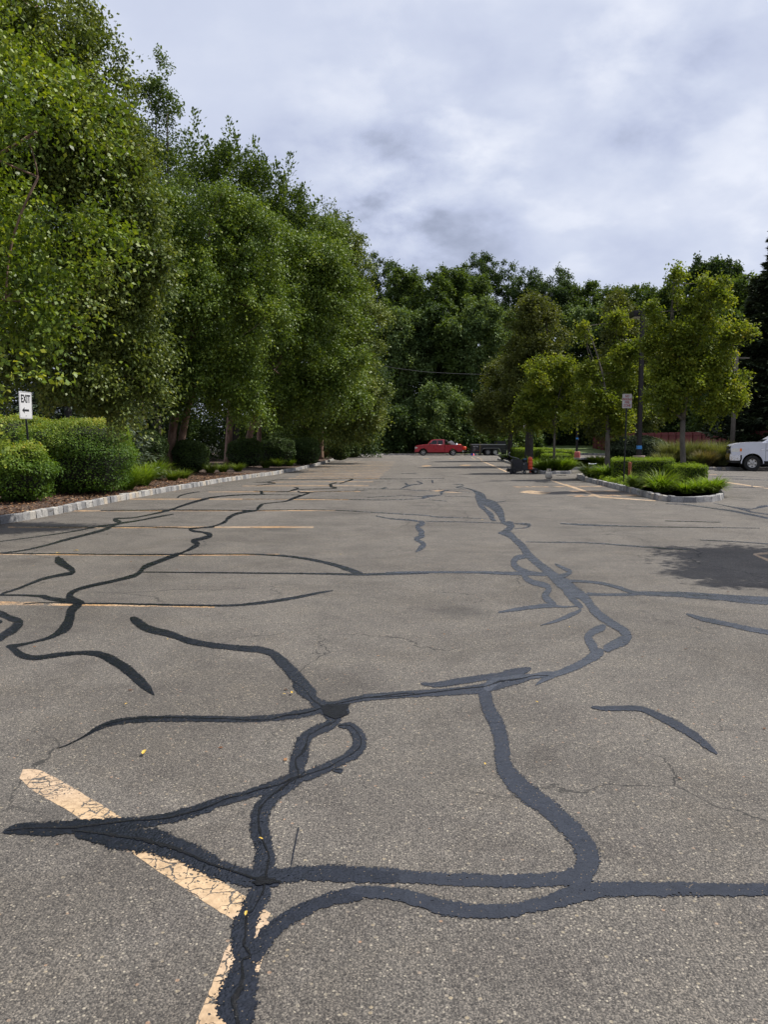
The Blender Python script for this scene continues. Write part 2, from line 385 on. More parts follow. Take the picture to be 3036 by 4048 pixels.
M['leaf_hedge_shade']=leafmat('bush leaves in shade tone',[(0,(.020,.045,.015)),(.6,(.040,.080,.026)),(1,(.065,.11,.038))],.45,.25)  # shade over these bushes is put into the leaf colour
M['leaf_box']=leafmat('clipped hedge leaves',[(0,(.05,.10,.014)),(.55,(.11,.20,.028)),(1,(.18,.28,.045))],.5,.42)
M['leaf_blue']=leafmat('blue green bush leaves',[(0,(.030,.052,.034)),(.6,(.055,.085,.058)),(1,(.09,.125,.085))],.5,.25)
M['needle_blue']=leafmat('blue spruce needles',[(0,(.030,.055,.050)),(.6,(.055,.090,.080)),(1,(.09,.13,.115))],.55,.1)
M['needle_dark']=leafmat('dark pine needles',[(0,(.012,.024,.014)),(.6,(.022,.040,.022)),(1,(.04,.06,.034))],.55,.1)
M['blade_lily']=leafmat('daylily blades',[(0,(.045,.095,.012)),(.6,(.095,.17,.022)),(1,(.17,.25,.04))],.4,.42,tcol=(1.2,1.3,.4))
M['blade_lily_shade']=leafmat('daylily blades in shade tone',[(0,(.035,.072,.012)),(.6,(.07,.125,.02)),(1,(.12,.19,.035))],.42,.35)  # same daylilies as the bright ones, their shade put into the blade colour
M['blade_miscanthus']=leafmat('tall ornamental grass blades',[(0,(.045,.068,.034)),(.6,(.085,.115,.060)),(1,(.14,.17,.10))],.5,.35)
M['blade_dry']=leafmat('dry grass blades',[(0,(.055,.055,.032)),(.6,(.10,.10,.062)),(1,(.16,.155,.10))],.6,.3)
M['chip']=leafmat('mulch chips',[(0,(.03,.018,.012)),(.6,(.09,.05,.035)),(.9,(.20,.13,.09)),(1,(.34,.27,.20))],.9,0.)
M['leaf_yellow']=simple('yellow fallen leaf',(.55,.36,.06),.6)
M['red_paint']=simple('red car paint',(.38,.012,.022),.32,0,.06,1.5,.5,coat=.6)
M['white_paint']=simple('white car paint',(.62,.63,.68),.3,0,.03,1.5,.5,coat=.7)
M['black_paint']=simple('black paint',(.010,.010,.012),.45,dirt=.15)
M['black_plastic']=simple('black plastic',(.013,.013,.014),.6)
M['rubber']=simple('tyre rubber',(.014,.014,.014),.85,bump=.3)
M['chrome']=simple('chrome',(.7,.7,.72),.15,1)
M['alloy']=simple('alloy wheel',(.50,.49,.47),.35,.8)
M['glass_dark']=simple('tinted glass',(.008,.009,.011),.08,0,spec=.4)
M['headlamp']=simple('headlamp lens',(.72,.70,.62),.15,spec=.8)
M['amber']=simple('amber lens',(.80,.22,.03),.2)
M['tail_red']=simple('tail lamp',(.40,.01,.01),.2)
M['steel']=simple('grey steel',(.28,.28,.28),.5,.6,dirt=.3)
M['pale_metal']=simple('pale aluminium tank',(.50,.52,.52),.4,.5,dirt=.25)
M['orange']=simple('orange plastic',(.62,.075,.022),.45,dirt=.15)
M['tar_machine']=simple('tar-caked machine metal',(.014,.015,.019),.55,dirt=.3,bump=.6)
M['engine']=simple('engine grey',(.05,.055,.06),.4,.4)
M['engine_blue']=simple('engine cover blue',(.03,.12,.22),.35)
M['tank_white']=simple('dirty white propane paint',(.46,.42,.36),.5,dirt=.95,scale=14,bump=.2)
M['sign_white']=simple('sign white',(.66,.66,.68),.4,var=.04)
M['sign_black']=simple('sign black',(.012,.012,.014),.5)
M['sign_red']=simple('sign red',(.42,.06,.06),.5)
M['post_black']=simple('dark green black post',(.010,.013,.012),.5,.3)
M['pole_bronze']=simple('dark bronze pole',(.020,.016,.016),.45,.4)
M['tape_blue']=simple('blue tape',(.05,.25,.60),.5)
M['concrete']=simple('painted concrete base',(.26,.19,.16),.85,scale=6,bump=.3)
M['barrel_red']=simple('faded red concrete drum',(.42,.115,.10),.8,dirt=.12,scale=4)
M['fence_red']=simple('barn red fence boards',(.16,.035,.034),.8,var=.25,scale=3)
M['fence_edge']=simple('pale fence edge',(.42,.47,.45),.7)
M['wood_pole']=barkmat('weathered wood pole',(.10,.085,.065),(.20,.17,.135),5)
M['rust_post']=simple('rusty orange post',(.30,.095,.05),.8,dirt=.2)
M['blue_plastic']=simple('blue plastic',(.02,.05,.45),.4)
M['white_plastic']=simple('white plastic',(.72,.75,.78),.45)
M['jug_blue']=simple('pale blue jug plastic',(.45,.60,.68),.3)
M['rock']=simple('weathered boulder',(.17,.13,.10),.9,var=.3,scale=4,bump=.8)
M['strap']=simple('dull yellow strap',(.35,.26,.10),.8)
M['wire']=simple('wire',(.06,.06,.065),.8)
M['grey_box']=simple('grey toolbox',(.10,.13,.18),.5)
# ---------------------------------------------------------------- ground, lot, beds
def sheet(name,poly,z,mat,**k):
    pts=[Vector((p[0],p[1],z if len(p)<3 else p[2])) for p in poly]
    tr=tessellate_polygon([pts])
    me=bpy.data.meshes.new(name); me.from_pydata([tuple(p) for p in pts],[],[tuple(t) for t in tr]); 
    bm=bmesh.new(); bm.from_mesh(me)
    for f in bm.faces:
        if f.normal.z<0: f.normal_flip()
    bm.to_mesh(me); bm.free()
    return tag(link(name,me,mat),kind='structure',**k)
def set_attr(me,name,vals,domain='FACE'):
    a=me.attributes.new(name,'FLOAT',domain); a.data.foreach_set('value',np.asarray(vals,dtype=np.float32))
sheet('ground',[(-900,-300),(900,-300),(900,1500),(-900,1500)],-.06,M['soil'])
sheet('parking_lot',[(-9.6,-30),(75,-30),(75,108),(-9.6,108)],0,M['asphalt'])

LK=[(0,2073),(120,2054),(212,2036),(338,2009),(424,1991),(511,1973),(665,1944),(800,1921),(868,1908),(1000,1889),(1080,1878),(1177,1860),(1253,1841),(1314,1822),(1386,1801)]
leftk=[Vector((-8.4,-12,0)),Vector((-8.0,4,0)),Vector((-7.75,10,0))]+[G(*p) for p in LK]
backk=[leftk[-1].copy(),Vector((0,101,0)),Vector((13.2,101,0)),Vector((14.0,84,0)),Vector((17.5,81,0)),Vector((19,104,0)),Vector((34,104.5,0))]
def chaikin(pts,closed=False,it=1):
    for _ in range(it):
        n=len(pts); out=[] if closed else [pts[0]]
        for i in range(n if closed else n-1):
            a,b=pts[i],pts[(i+1)%n]; out+= [a*.75+b*.25,a*.25+b*.75]
        if not closed: out.append(pts[-1])
        pts=out
    return pts
def kerb(name,path,closed=False,blk=.25,h=.15,wd=.13,seed=1,side=1):
    """row of granite setts, path = foot of the road-side face; side=+1: bed lies to the left of the path"""
    rng=random.Random(seed); mb=MB(); lv=[]
    P=path+[path[0]] if closed else path
    mort=MB()
    for a,b in zip(P[:-1],P[1:]):
        L=(b-a).length
        if L<.05: continue
        d=(b-a)/L; nrm=Vector((-d.y,d.x,0))*side
        n=max(1,round(L/blk)); s=0
        for i in range(n):
            l=L/n; x0=i*l+rng.uniform(.002,.012); x1=(i+1)*l-rng.uniform(.002,.012)
            hh=h+rng.uniform(-.012,.012); o=rng.uniform(-.012,.012)
            vs=[]
            for x in(x0,x1):
                for y in(o,wd+o):
                    for z in(-.02,hh):
                        j=lambda q:rng.uniform(-q,q)
                        vs.append(a+d*(x+(j(.008)))+nrm*(y+(.012 if z>0 and y==o else 0)+j(.007))+Vector((0,0,z+(j(.009) if z>0 else 0))))
            # a chamfered top ring makes the setts read as rough stone
            top=[vs[1],vs[5],vs[7],vs[3]]; cen=sum(top,Vector())/4
            ins=[v.lerp(cen,.14)+Vector((0,0,.012)) for v in top]
            k=len(mb.v); base=[vs[0],vs[4],vs[6],vs[2]]
            mb.add(base+top+ins,[(0,1,5,4),(1,2,6,5),(2,3,7,6),(3,0,4,7),(4,5,9,8),(5,6,10,9),(6,7,11,10),(7,4,8,11),(8,9,10,11)])
            c=rng.random(); lv+=[c]*9
        q=[a+nrm*.02,b+nrm*.02,b+nrm*(wd-.01),a+nrm*(wd-.01)]
        mort.add([p+Vector((0,0,-.02)) for p in q]+[p+Vector((0,0,h-.035)) for p in q],[(0,1,5,4),(1,2,6,5),(2,3,7,6),(3,0,4,7),(4,5,6,7)])
    me=bpy.data.meshes.new(name); nb=len(mb.f)
    me.from_pydata(mb.v+mort.v,[],mb.f+[tuple(i+len(mb.v) for i in f) for f in mort.f])
    set_attr(me,'lv',lv+[0.]*len(mort.f))
    me.materials.append(M['granite']); me.materials.append(M['mortar'])
    mi=np.zeros(len(me.polygons),dtype=np.int32); mi[nb:]=1; me.polygons.foreach_set('material_index',mi)
    bm=bmesh.new(); bm.from_mesh(me); bmesh.ops.recalc_face_normals(bm,faces=bm.faces); bm.to_mesh(me); bm.free()
    o=bpy.data.objects.new(name,me); col.objects.link(o); tag(o,kind='structure'); return o
kerb('kerb_left',leftk,seed=2,side=1)
kerb('kerb_back',backk,seed=3,side=1)
# left planting bed (mulch), rises gently away from the kerb
def bed_left():
    rng=np.random.default_rng(5); vs=[];fs=[]
    P=[]
    for a,b in zip(leftk[:-1],leftk[1:]):
        n=max(1,int((b-a).length/.6)); P+=[a.lerp(b,i/n) for i in range(n)]
    P.append(leftk[-1]); P.append(leftk[-1]+Vector((.4,4,0)))
    offs=[.10,.35,.7,1.1,1.6,2.3,3.2,4.5,6.5,9,13,20,30]
    for p in P:
        for j,o in enumerate(offs):
            z=.115+.045*min(o,6)*.5+rng.normal(0,.012)*(j>0)
            vs.append((p.x-o,p.y,z))
    m=len(offs)
    for i in range(len(P)-1):
        for j in range(m-1):
            fs.append((i*m+j,(i+1)*m+j,(i+1)*m+j+1,i*m+j+1))
    me=bpy.data.meshes.new('mulch_bed'); me.from_pydata(vs,[],fs); me.shade_smooth()
    tag(link('mulch_bed',me,M['mulch']),kind='structure')
bed_left()
def bedz(o): return .115+.045*min(o,6)*.5
# far lawn: terrain rising to the wood
def far_lawn():
    vs=[];fs=[]; rng=np.random.default_rng(9)
    edge=[(-8,101.13),(0,101.13),(6,101.13),(13.1,101.13),(14.1,84.2),(17.4,81.2),(18.9,104.1),(26,104.4),(34,104.6),(60,104.6)]
    m=14
    for x,y in edge:
        for j in range(m):
            t=j/(m-1); Y=y+(150-y)*t**1.4
            z=.125+ .95*max(0,min(1,(Y-104)/26))**1.2 if Y>104 else .125
            vs.append((x-(4*t if x<0 else 0),Y,z))
    for i in range(len(edge)-1):
        for j in range(m-1): fs.append((i*m+j,(i+1)*m+j,(i+1)*m+j+1,i*m+j+1))
    me=bpy.data.meshes.new('lawn'); me.from_pydata(vs,[],fs); me.shade_smooth()
    tag(link('lawn',me,M['lawn']),kind='structure')
far_lawn()
# long island on the right, with its grass
isl1=[G(1967,1818),G(2010,1832),G(2065,1850),G(2120,1868),G(2138,1873),G(2160,1875),G(2257,1874),Vector((9.75,42,0)),Vector((10.0,46,0)),Vector((10.6,47.2,0)),Vector((31,46.4,0)),Vector((31,75,0)),Vector((13,75,0)),Vector((10.8,76,0))]
kerb('kerb_long_island',isl1,True,seed=4,side=1)
def inset(poly,d):
    n=len(poly); out=[]
    for i in range(n):
        a,b,c=poly[i-1],poly[i],poly[(i+1)%n]
        d1=(b-a).normalized(); d2=(c-b).normalized(); n1=Vector((-d1.y,d1.x,0)); n2=Vector((-d2.y,d2.x,0))
        k=(n1+n2); k=k/max(.5,k.length_squared)*2*d*.5*1.0
        out.append(b+ (n1+n2).normalized()*d)
    return out
sheet('long_island_grass',inset(isl1,.1),.118,M['lawn'])
isl2=[G(2296,1898),G(2351,1912),G(2412,1927),G(2482,1945),G(2543,1963),G(2603,1978),G(2653,1985),G(2704,1987),G(2754,1987),G(2815,1985),G(2850,1979),G(2866,1968),Vector((11.0,27,0)),Vector((12.0,32,0)),Vector((12.6,37,0)),Vector((11.6,39,0)),Vector((9.6,38.2,0)),Vector((8.7,36.5,0))]
kerb('kerb_near_island',isl2,True,seed=5,side=1)
sheet('near_island_bed',inset(isl2,.1),.118,M['mulch'])

# ---------------------------------------------------------------- paint and sealant lying on the lot
CR={'A':(0,1900,1600/1659),'B':(1436,1900,1600/1659),'C':(0,2700,1600/1659),'D':(1436,2600,1600/1659),'E':(1900,2100,800/1659),
    'F':(0,2300,700/1659),'H':(900,2700,700/1659),'I':(700,3300,600/1659),'J':(2200,1800,836/1659),'K':(1400,1800,700/1659),
    'L':(1000,1820,700/1659),'M':(0,1400,900/1659),'N':(700,1400,900/1659),'O':(1400,1600,900/1659)}
def conv(k,pts):
    ox,oy,s=CR[k]; return [(ox+x*s,oy+y*s,wd*s) for x,y,wd in pts]
def catmull(P,step):
    P=[np.array(p,float) for p in P]; out=[]
    if len(P)==2: P=[P[0],(P[0]+P[1])/2,P[1]]
    Q=[2*P[0]-P[1]]+P+[2*P[-1]-P[-2]]
    for i in range(1,len(Q)-2):
        a,b,c,d=Q[i-1:i+3]; n=max(1,int(math.hypot(*(c-b)[:2])/step))
        for k in range(n):
            t=k/n; out.append(.5*((2*b)+(-a+c)*t+(2*a-5*b+4*c-d)*t*t+(-a+3*b-3*c+d)*t**3))
    out.append(P[-1]); return np.array(out)
def strip_mesh(mb,attrs,pts,z,rng,ragged=.05,cross=6,dome=.0,round_ends=True):
    mw=max(p[2] for p in pts)
    C=catmull(pts,max(2.2,min(7,mw*.18)))
    n=len(C); d=np.gradient(C[:,:2],axis=0); ln=np.hypot(d[:,0],d[:,1])+1e-9; d/=ln[:,None]
    nr=np.stack([-d[:,1],d[:,0]],1)
    def walk(a):
        w_=rng.normal(0,1,n+8); k=np.array([1,2,3,4,3,2,1.]); k/=np.sqrt((k**2).sum())
        sm=np.convolve(w_,k,'same')[:n]
        return sm*a*.62
    W=np.maximum(C[:,2],.6); e1=W/2*(1+walk(ragged*1.6))+walk(.12); e2=W/2*(1+walk(ragged*1.6))+walk(.12)
    if round_ends:
        s=np.concatenate([[0],np.cumsum(np.hypot(*np.diff(C[:,:2],axis=0).T))]); tot=s[-1]
        for e in (e1,e2):
            r=np.minimum(W/2,tot/3); t=np.clip(np.minimum(s,tot-s)/np.maximum(r,1e-6),0,1); e*=np.sqrt(np.clip(1-(1-t)**2,0.02,1))
    b=len(mb.v)
    for i in range(n):
        for j in range(cross+1):
            u=j/cross*2-1
            off=(e1[i] if u<0 else e2[i])*u
            p=C[i,:2]+nr[i]*off
            g=G(p[0],p[1]); mb.v.append((g.x,g.y,z+dome*(1-u*u)*min(1,W[i]/20)))
            attrs.append(abs(u))
    for i in range(n-1):
        for j in range(cross):
            k=b+i*(cross+1)+j; mb.f.append((k,k+1,k+cross+2,k+cross+1))
TAR=[
('I',[(690,2160,300),(680,2040,330),(655,1900,430),(655,1760,440),(692,1650,385),(735,1500,310),(740,1400,300),(745,1300,310),(720,1180,290),(725,1050,260),(770,930,250),(825,800,235),(880,700,245),(925,600,235),(940,500,240)]),
('H',[(345,1900,190),(345,1850,210),(350,1720,210),(350,1600,175),(335,1500,175),(300,1400,185),(295,1300,185),(320,1200,165),(390,1090,150),(500,1000,140),(620,920,130),(740,870,100)]),
('H',[(700,880,100),(600,900,125),(480,950,110),(300,1010,92),(150,1060,85),(0,1095,100),(-220,1160,98)]),
('C',[(880,502,48),(750,540,48),(640,565,48),(520,578,52),(300,592,58),(170,602,60),(80,600,48),(10,614,16)]),
('C',[(300,612,40),(430,632,80),(550,643,105),(650,655,112),(750,690,95),(850,745,86),(950,785,76),(1080,810,80)]),
('H',[(620,-10,90),(700,70,105),(790,140,100),(850,200,110),(950,265,150),(1000,325,130),(950,395,100),(850,440,95),(760,490,110),(705,560,135),(688,640,155),(665,720,165),(650,800,165),(640,870,140),(600,930,90)]),
('H',[(1030,405,30),(1150,412,75),(1210,470,110),(1240,540,130),(1215,620,125),(1140,690,105),(1040,745,95),(920,800,95),(800,850,95),(680,895,95)]),
('H',[(880,270,60),(960,255,150),(1060,255,150),(1140,285,60)]),
('H',[(980,815,30),(1050,828,45),(1085,820,20)]),
('H',[(950,230,60),(820,262,78),(680,290,78),(560,312,68),(400,332,60),(200,342,58),(0,341,55),(-150,340,55)]),
('C',[(940,149,25),(700,147,26),(560,152,25),(470,162,24),(400,187,18),(340,222,9),(270,257,5),(230,270,2)]),
('H',[(900,225,60),(1050,195,60),(1180,160,60),(1300,140,52),(1450,125,55),(1659,110,60),(1760,104,58)]),
('D',[(-10,166,28),(130,155,28),(280,145,28),(400,138,32),(500,124,40),(570,102,50),(640,88,38),(700,78,20),(760,74,20)]),
('D',[(235,107,9),(300,112,22),(400,96,28),(500,82,25),(590,68,22)]),
('D',[(560,85,40),(620,66,40),(690,45,14)]),
('E',[(1010,975,70),(930,1025,78),(850,1075,62),(750,1125,58),(620,1172,52),(520,1180,50),(400,1192,34),(250,1200,50),(120,1240,75),(30,1300,95)]),
('E',[(620,1180,40),(540,1210,42),(480,1245,22),(450,1268,6)]),
('E',[(900,610,75),(960,675,66),(1050,740,62),(1130,790,62),(1195,845,80),(1185,890,84),(1100,930,78),(1010,975,70)]),
('E',[(145,15,14),(230,22,45),(290,72,50),(345,130,48),(390,195,62),(470,262,58),(545,322,62),(610,378,75),(680,432,105),(760,490,100),(835,530,75),(885,580,70),(915,640,72)]),
('E',[(690,480,60),(735,530,55),(785,585,48),(840,630,36)]),
('E',[(1030,775,40),(1000,792,62),(930,825,62),(880,872,62),(915,935,78),(950,1010,80)]),
('E',[(390,205,24),(300,222,45),(272,265,52),(320,315,46),(390,340,40),(480,352,32),(580,352,30)]),
('E',[(345,345,24),(370,385,42),(430,420,42),(540,450,50),(562,485,50),(528,530,52),(572,580,52),(625,612,32)]),
('E',[(145,667,12),(300,642,30),(450,622,32),(560,612,32),(700,622,13),(810,612,11)]),
('E',[(490,775,4),(620,737,24),(740,690,36),(830,645,24)]),
('E',[(610,268,14),(680,305,26),(738,333,30),(700,358,35),(640,372,40)]),
('E',[(700,408,22),(870,415,20),(1000,430,22),(1120,460,26),(1240,500,28),(1320,512,22)]),
('E',[(870,515,28),(1000,520,22),(1200,520,22),(1350,515,20)]),
('J',[(600,1080,20),(700,1083,30),(850,1085,30),(1000,1086,26),(1200,1094,20),(1500,1118,30),(1760,1130,30)]),
('J',[(700,1095,14),(950,1102,22),(1100,1112,26),(1300,1126,30),(1500,1148,30),(1760,1162,36)]),
('A',[(560,375,4),(800,377,5),(1000,379,6),(1300,382,7),(1480,385,10),(1659,381,9),(1760,378,9)]),
('B',[(90,379,9),(200,376,8),(400,376,9),(520,378,11),(640,382,14),(740,385,10)]),
('J',[(0,680,5),(300,690,8),(500,705,9),(700,720,9),(1000,740,6),(1090,745,3)]),
('E',[(370,88,6),(600,92,6),(720,93,5)]),
('K',[(1050,308,8),(1110,325,14),(1150,350,36),(1200,388,62),(1222,430,60),(1290,460,78),(1350,510,78),(1378,560,60),(1388,600,52),(1410,635,44)]),
('K',[(1140,370,28),(1162,410,40),(1190,470,45),(1232,512,32),(1282,560,52),(1300,600,34),(1335,614,8)]),
('K',[(1380,630,16),(1470,648,58),(1450,690,50),(1400,722,40),(1345,728,10)]),
('K',[(1350,728,10),(1410,735,40),(1470,762,42),(1530,805,50),(1580,860,66),(1650,935,60)]),
('K',[(1290,440,16),(1370,437,8),(1428,426,3)]),
('K',[(920,270,3),(1010,275,8),(1022,288,8),(958,298,8),(990,305,8),(1065,308,9)]),
('K',[(635,400,30),(690,385,22),(800,376,8),(820,360,25),(815,345,20),(860,332,12),(895,330,8)]),
('K',[(660,400,10),(600,408,5),(400,415,5),(200,418,5),(0,413,4)]),
('K',[(120,395,4),(350,383,5),(480,379,4),(640,388,6)]),
('K',[(690,415,3),(870,430,5)]),('K',[(830,382,2.5),(1140,390,2.5)]),('K',[(890,335,2.5),(1120,348,2.5)]),
('K',[(700,322,2.5),(1000,322,2.5),(1060,312,3)]),
('K',[(0,525,5),(350,545,7),(650,562,8),(780,578,9),(1000,585,5),(1250,595,4)]),
('K',[(200,568,9),(350,595,10),(500,605,12),(600,618,16)]),
('K',[(600,618,14),(650,638,34),(590,665,32),(612,700,40),(645,720,36),(615,740,36),(650,757,30),(578,782,34),(605,802,28),(655,838,40),(620,870,40),(575,908,10)]),
('K',[(670,618,5),(900,622,6),(1200,630,6),(1390,636,8)]),
('K',[(1500,640,4),(1630,648,22),(1645,660,20),(1600,680,10),(1500,688,4)]),
('K',[(250,314,10),(280,308,14),(310,300,5)]),
('K',[(435,315,6),(490,290,14),(560,275,9),(640,266,8),(620,255,10),(585,243,8)]),
('K',[(510,285,16),(490,270,16),(472,262,10)]),('K',[(728,230,14),(735,245,20),(736,262,14)]),
('K',[(240,218,2.5),(520,222,3),(850,215,4)]),('K',[(180,242,2.5),(560,240,2.5),(740,240,2.5)]),
('K',[(0,316,4),(260,315,4),(430,318,4),(600,330,5),(760,335,5)]),
('L',[(0,288,6),(150,290,6),(320,292,8),(370,280,14),(425,262,12),(380,252,5)]),
('L',[(420,272,6),(600,268,6),(720,266,7),(782,258,12),(722,245,13),(742,235,13),(712,228,10),(785,208,10)]),
('L',[(810,218,8),(880,196,10),(935,178,14),(905,172,6)]),
('L',[(415,288,12),(450,300,10),(525,303,12),(470,325,12),(380,355,22),(300,385,10),(200,395,7),(100,408,10),(72,420,20),(42,450,24),(40,470,10)]),
('L',[(520,303,8),(600,295,5),(800,290,5),(1000,285,5),(1070,280,3)]),
('L',[(0,320,5),(200,322,5),(450,325,5)]),('L',[(60,292,10),(90,300,18),(70,310,14),(110,318,6)]),
('L',[(-100,474,8),(0,470,8),(300,464,7),(600,464,6),(780,469,6),(1000,478,7)]),
('L',[(-100,364,4),(250,363,4),(540,362,4),(900,366,5),(1000,368,5)]),
('L',[(0,205,3),(130,203,8),(190,190,5),(240,182,4),(480,180,3),(640,175,6),(700,177,4),(900,172,4),(1200,175,4),(1659,172,3)]),
('L',[(130,205,10),(210,214,6),(100,228,6),(20,240,4)]),
('N',[(0,1462,14),(60,1437,14),(110,1412,25),(150,1382,30),(108,1362,20),(180,1345,25),(242,1320,30),(190,1300,14),(120,1290,14),(92,1276,14),(200,1262,8),(280,1250,10),(350,1220,20),(370,1195,22),(430,1165,18),(500,1150,14),(580,1138,12),(590,1120,20),(625,1095,12)]),
('A',[(735,300,15),(700,312,16),(640,335,16),(590,355,18),(560,385,16),(480,408,12),(380,430,13),(310,450,14),(282,475,28),(305,492,28),(345,503,12)]),
('F',[(770,190,50),(740,205,62),(668,270,80),(650,340,86),(620,410,92),(540,480,60),(440,530,30),(300,568,22),(170,595,30),(85,606,36),(50,612,20)]),
('F',[(60,600,24),(120,632,60),(190,685,60),(290,712,48),(400,708,46),(550,686,42),(700,670,38),(850,670,46),(950,688,62),(1080,752,82),(1200,835,88),(1300,925,95),(1385,1005,64),(1445,1068,8)]),
('F',[(-80,122,14),(0,125,14),(200,127,16),(360,135,24),(420,145,42),(480,160,38),(580,175,42),(680,187,52),(790,200,26)]),
('A',[(0,466,8),(80,440,9),(160,408,11),(230,390,12),(290,380,15),(300,371,20),(270,350,24),(238,325,38),(240,310,24)]),
('F',[(210,212,6),(300,200,10),(500,198,9),(780,205,12),(1000,205,14),(1300,212,16),(1600,216,16)]),
('A',[(600,508,7),(780,512,8),(950,512,9),(1080,500,11),(1200,482,11),(1300,462,9),(1365,451,3)]),
('F',[(-60,280,60),(20,310,62),(100,345,55),(185,378,66),(150,425,80),(60,485,72),(0,520,70),(-90,555,70)]),('F',[(-60,380,50),(20,375,30)]),
('A',[(532,562,20),(560,580,34),(590,600,33),(640,618,28),(700,632,27),(800,665,24),(950,685,24),(1090,700,27),(1150,740,40),(1200,790,48),(1250,850,54),(1290,895,58)]),
('A',[(-60,298,5),(200,300,5),(500,303,6),(700,303,6),(1000,302,5),(1150,308,8),(1250,320,10),(1350,340,12),(1430,365,18),(1490,386,14)]),
('A',[(-20,252,3),(150,230,4),(300,208,5),(400,188,7),(470,180,9),(492,171,12),(468,162,12),(480,156,8),(560,150,5),(690,122,8),(740,105,8),(830,78,9),(900,65,6),(1000,58,5),(1070,58,4)]),
('A',[(-20,300,4),(100,285,6),(200,262,8),(260,245,10),(350,222,10),(430,200,11),(480,178,10),(560,165,6),(650,148,7),(712,137,3)]),
('A',[(60,190,3),(300,191,4),(560,190,4),(700,193,4),(800,195,4),(880,190,6)]),
('A',[(410,123,4),(700,121,5),(1000,122,4),(1100,121,3)]),
('M',[(1288,1050,10),(1310,1032,10),(1360,1018,8),(1455,1002,5)]),
('J',[(850,515,5),(1100,521,5),(1290,526,3)]),
('J',[(30,535,8),(200,545,12),(400,552,9),(700,560,7),(1000,565,6),(1600,572,4)]),
('J',[(1130,665,4),(1400,678,6),(1700,698,6)]),
('J',[(860,380,5),(1000,385,7),(1150,405,9),(1300,425,10),(1400,440,13),(1500,460,15),(1600,480,13),(1720,508,14)]),
('J',[(1230,375,4),(1330,395,7),(1400,410,10),(1480,425,20),(1530,445,14)]),('J',[(1480,425,10),(1560,418,8),(1600,405,18),(1700,392,6)]),('J',[(1500,440,10),(1600,455,8),(1720,470,8)]),
('J',[(1380,185,4),(1700,196,4)]),('J',[(1230,165,2.5),(1500,168,2.5)]),('J',[(1330,250,3),(1500,252,5),(1700,254,4)]),
('D',[(935,203,10),(1000,210,20),(1130,210,22),(1200,235,28),(1270,270,34),(1340,310,32),(1400,355,28),(1455,398,8)]),
('B',[(1325,547,8),(1400,570,18),(1500,590,18),(1600,612,20),(1720,632,20)]),
('D',[(485,120,40),(498,150,52),(515,210,55),(550,280,58),(570,360,62),(575,430,70),(605,490,76),(680,560,76),(760,620,76),(830,680,78),(885,740,86),(915,800,95),(918,850,98),(880,895,85),(800,908,60),(650,916,56),(480,915,55),(250,905,52),(100,890,52),(0,888,56),(-60,886,58)]),
('C',[(1060,805,70),(1150,790,62),(1250,782,64),(1380,784,68),(1500,790,62),(1640,796,60)]),
('D',[(925,860,80),(890,930,80),(850,975,60)]),
('C',[(1020,1150,80),(1060,1085,84),(1120,1015,72),(1200,955,62),(1300,908,56),(1400,878,54),(1500,864,52)]),
('D',[(-60,960,50),(0,962,50),(130,970,52),(230,995,60),(350,1030,66),(480,1042,62),(620,1035,58),(760,1005,62),(880,970,78),(1000,952,64),(1130,950,58),(1300,950,56),(1500,955,54),(1720,955,52)]),
('C',[(1224,590,5),(1210,660,7),(1192,755,5)]),
('I',[(900,470,110),(1000,500,130),(1110,560,90)]),
('K',[(440,170,4),(590,171,4)]),
]
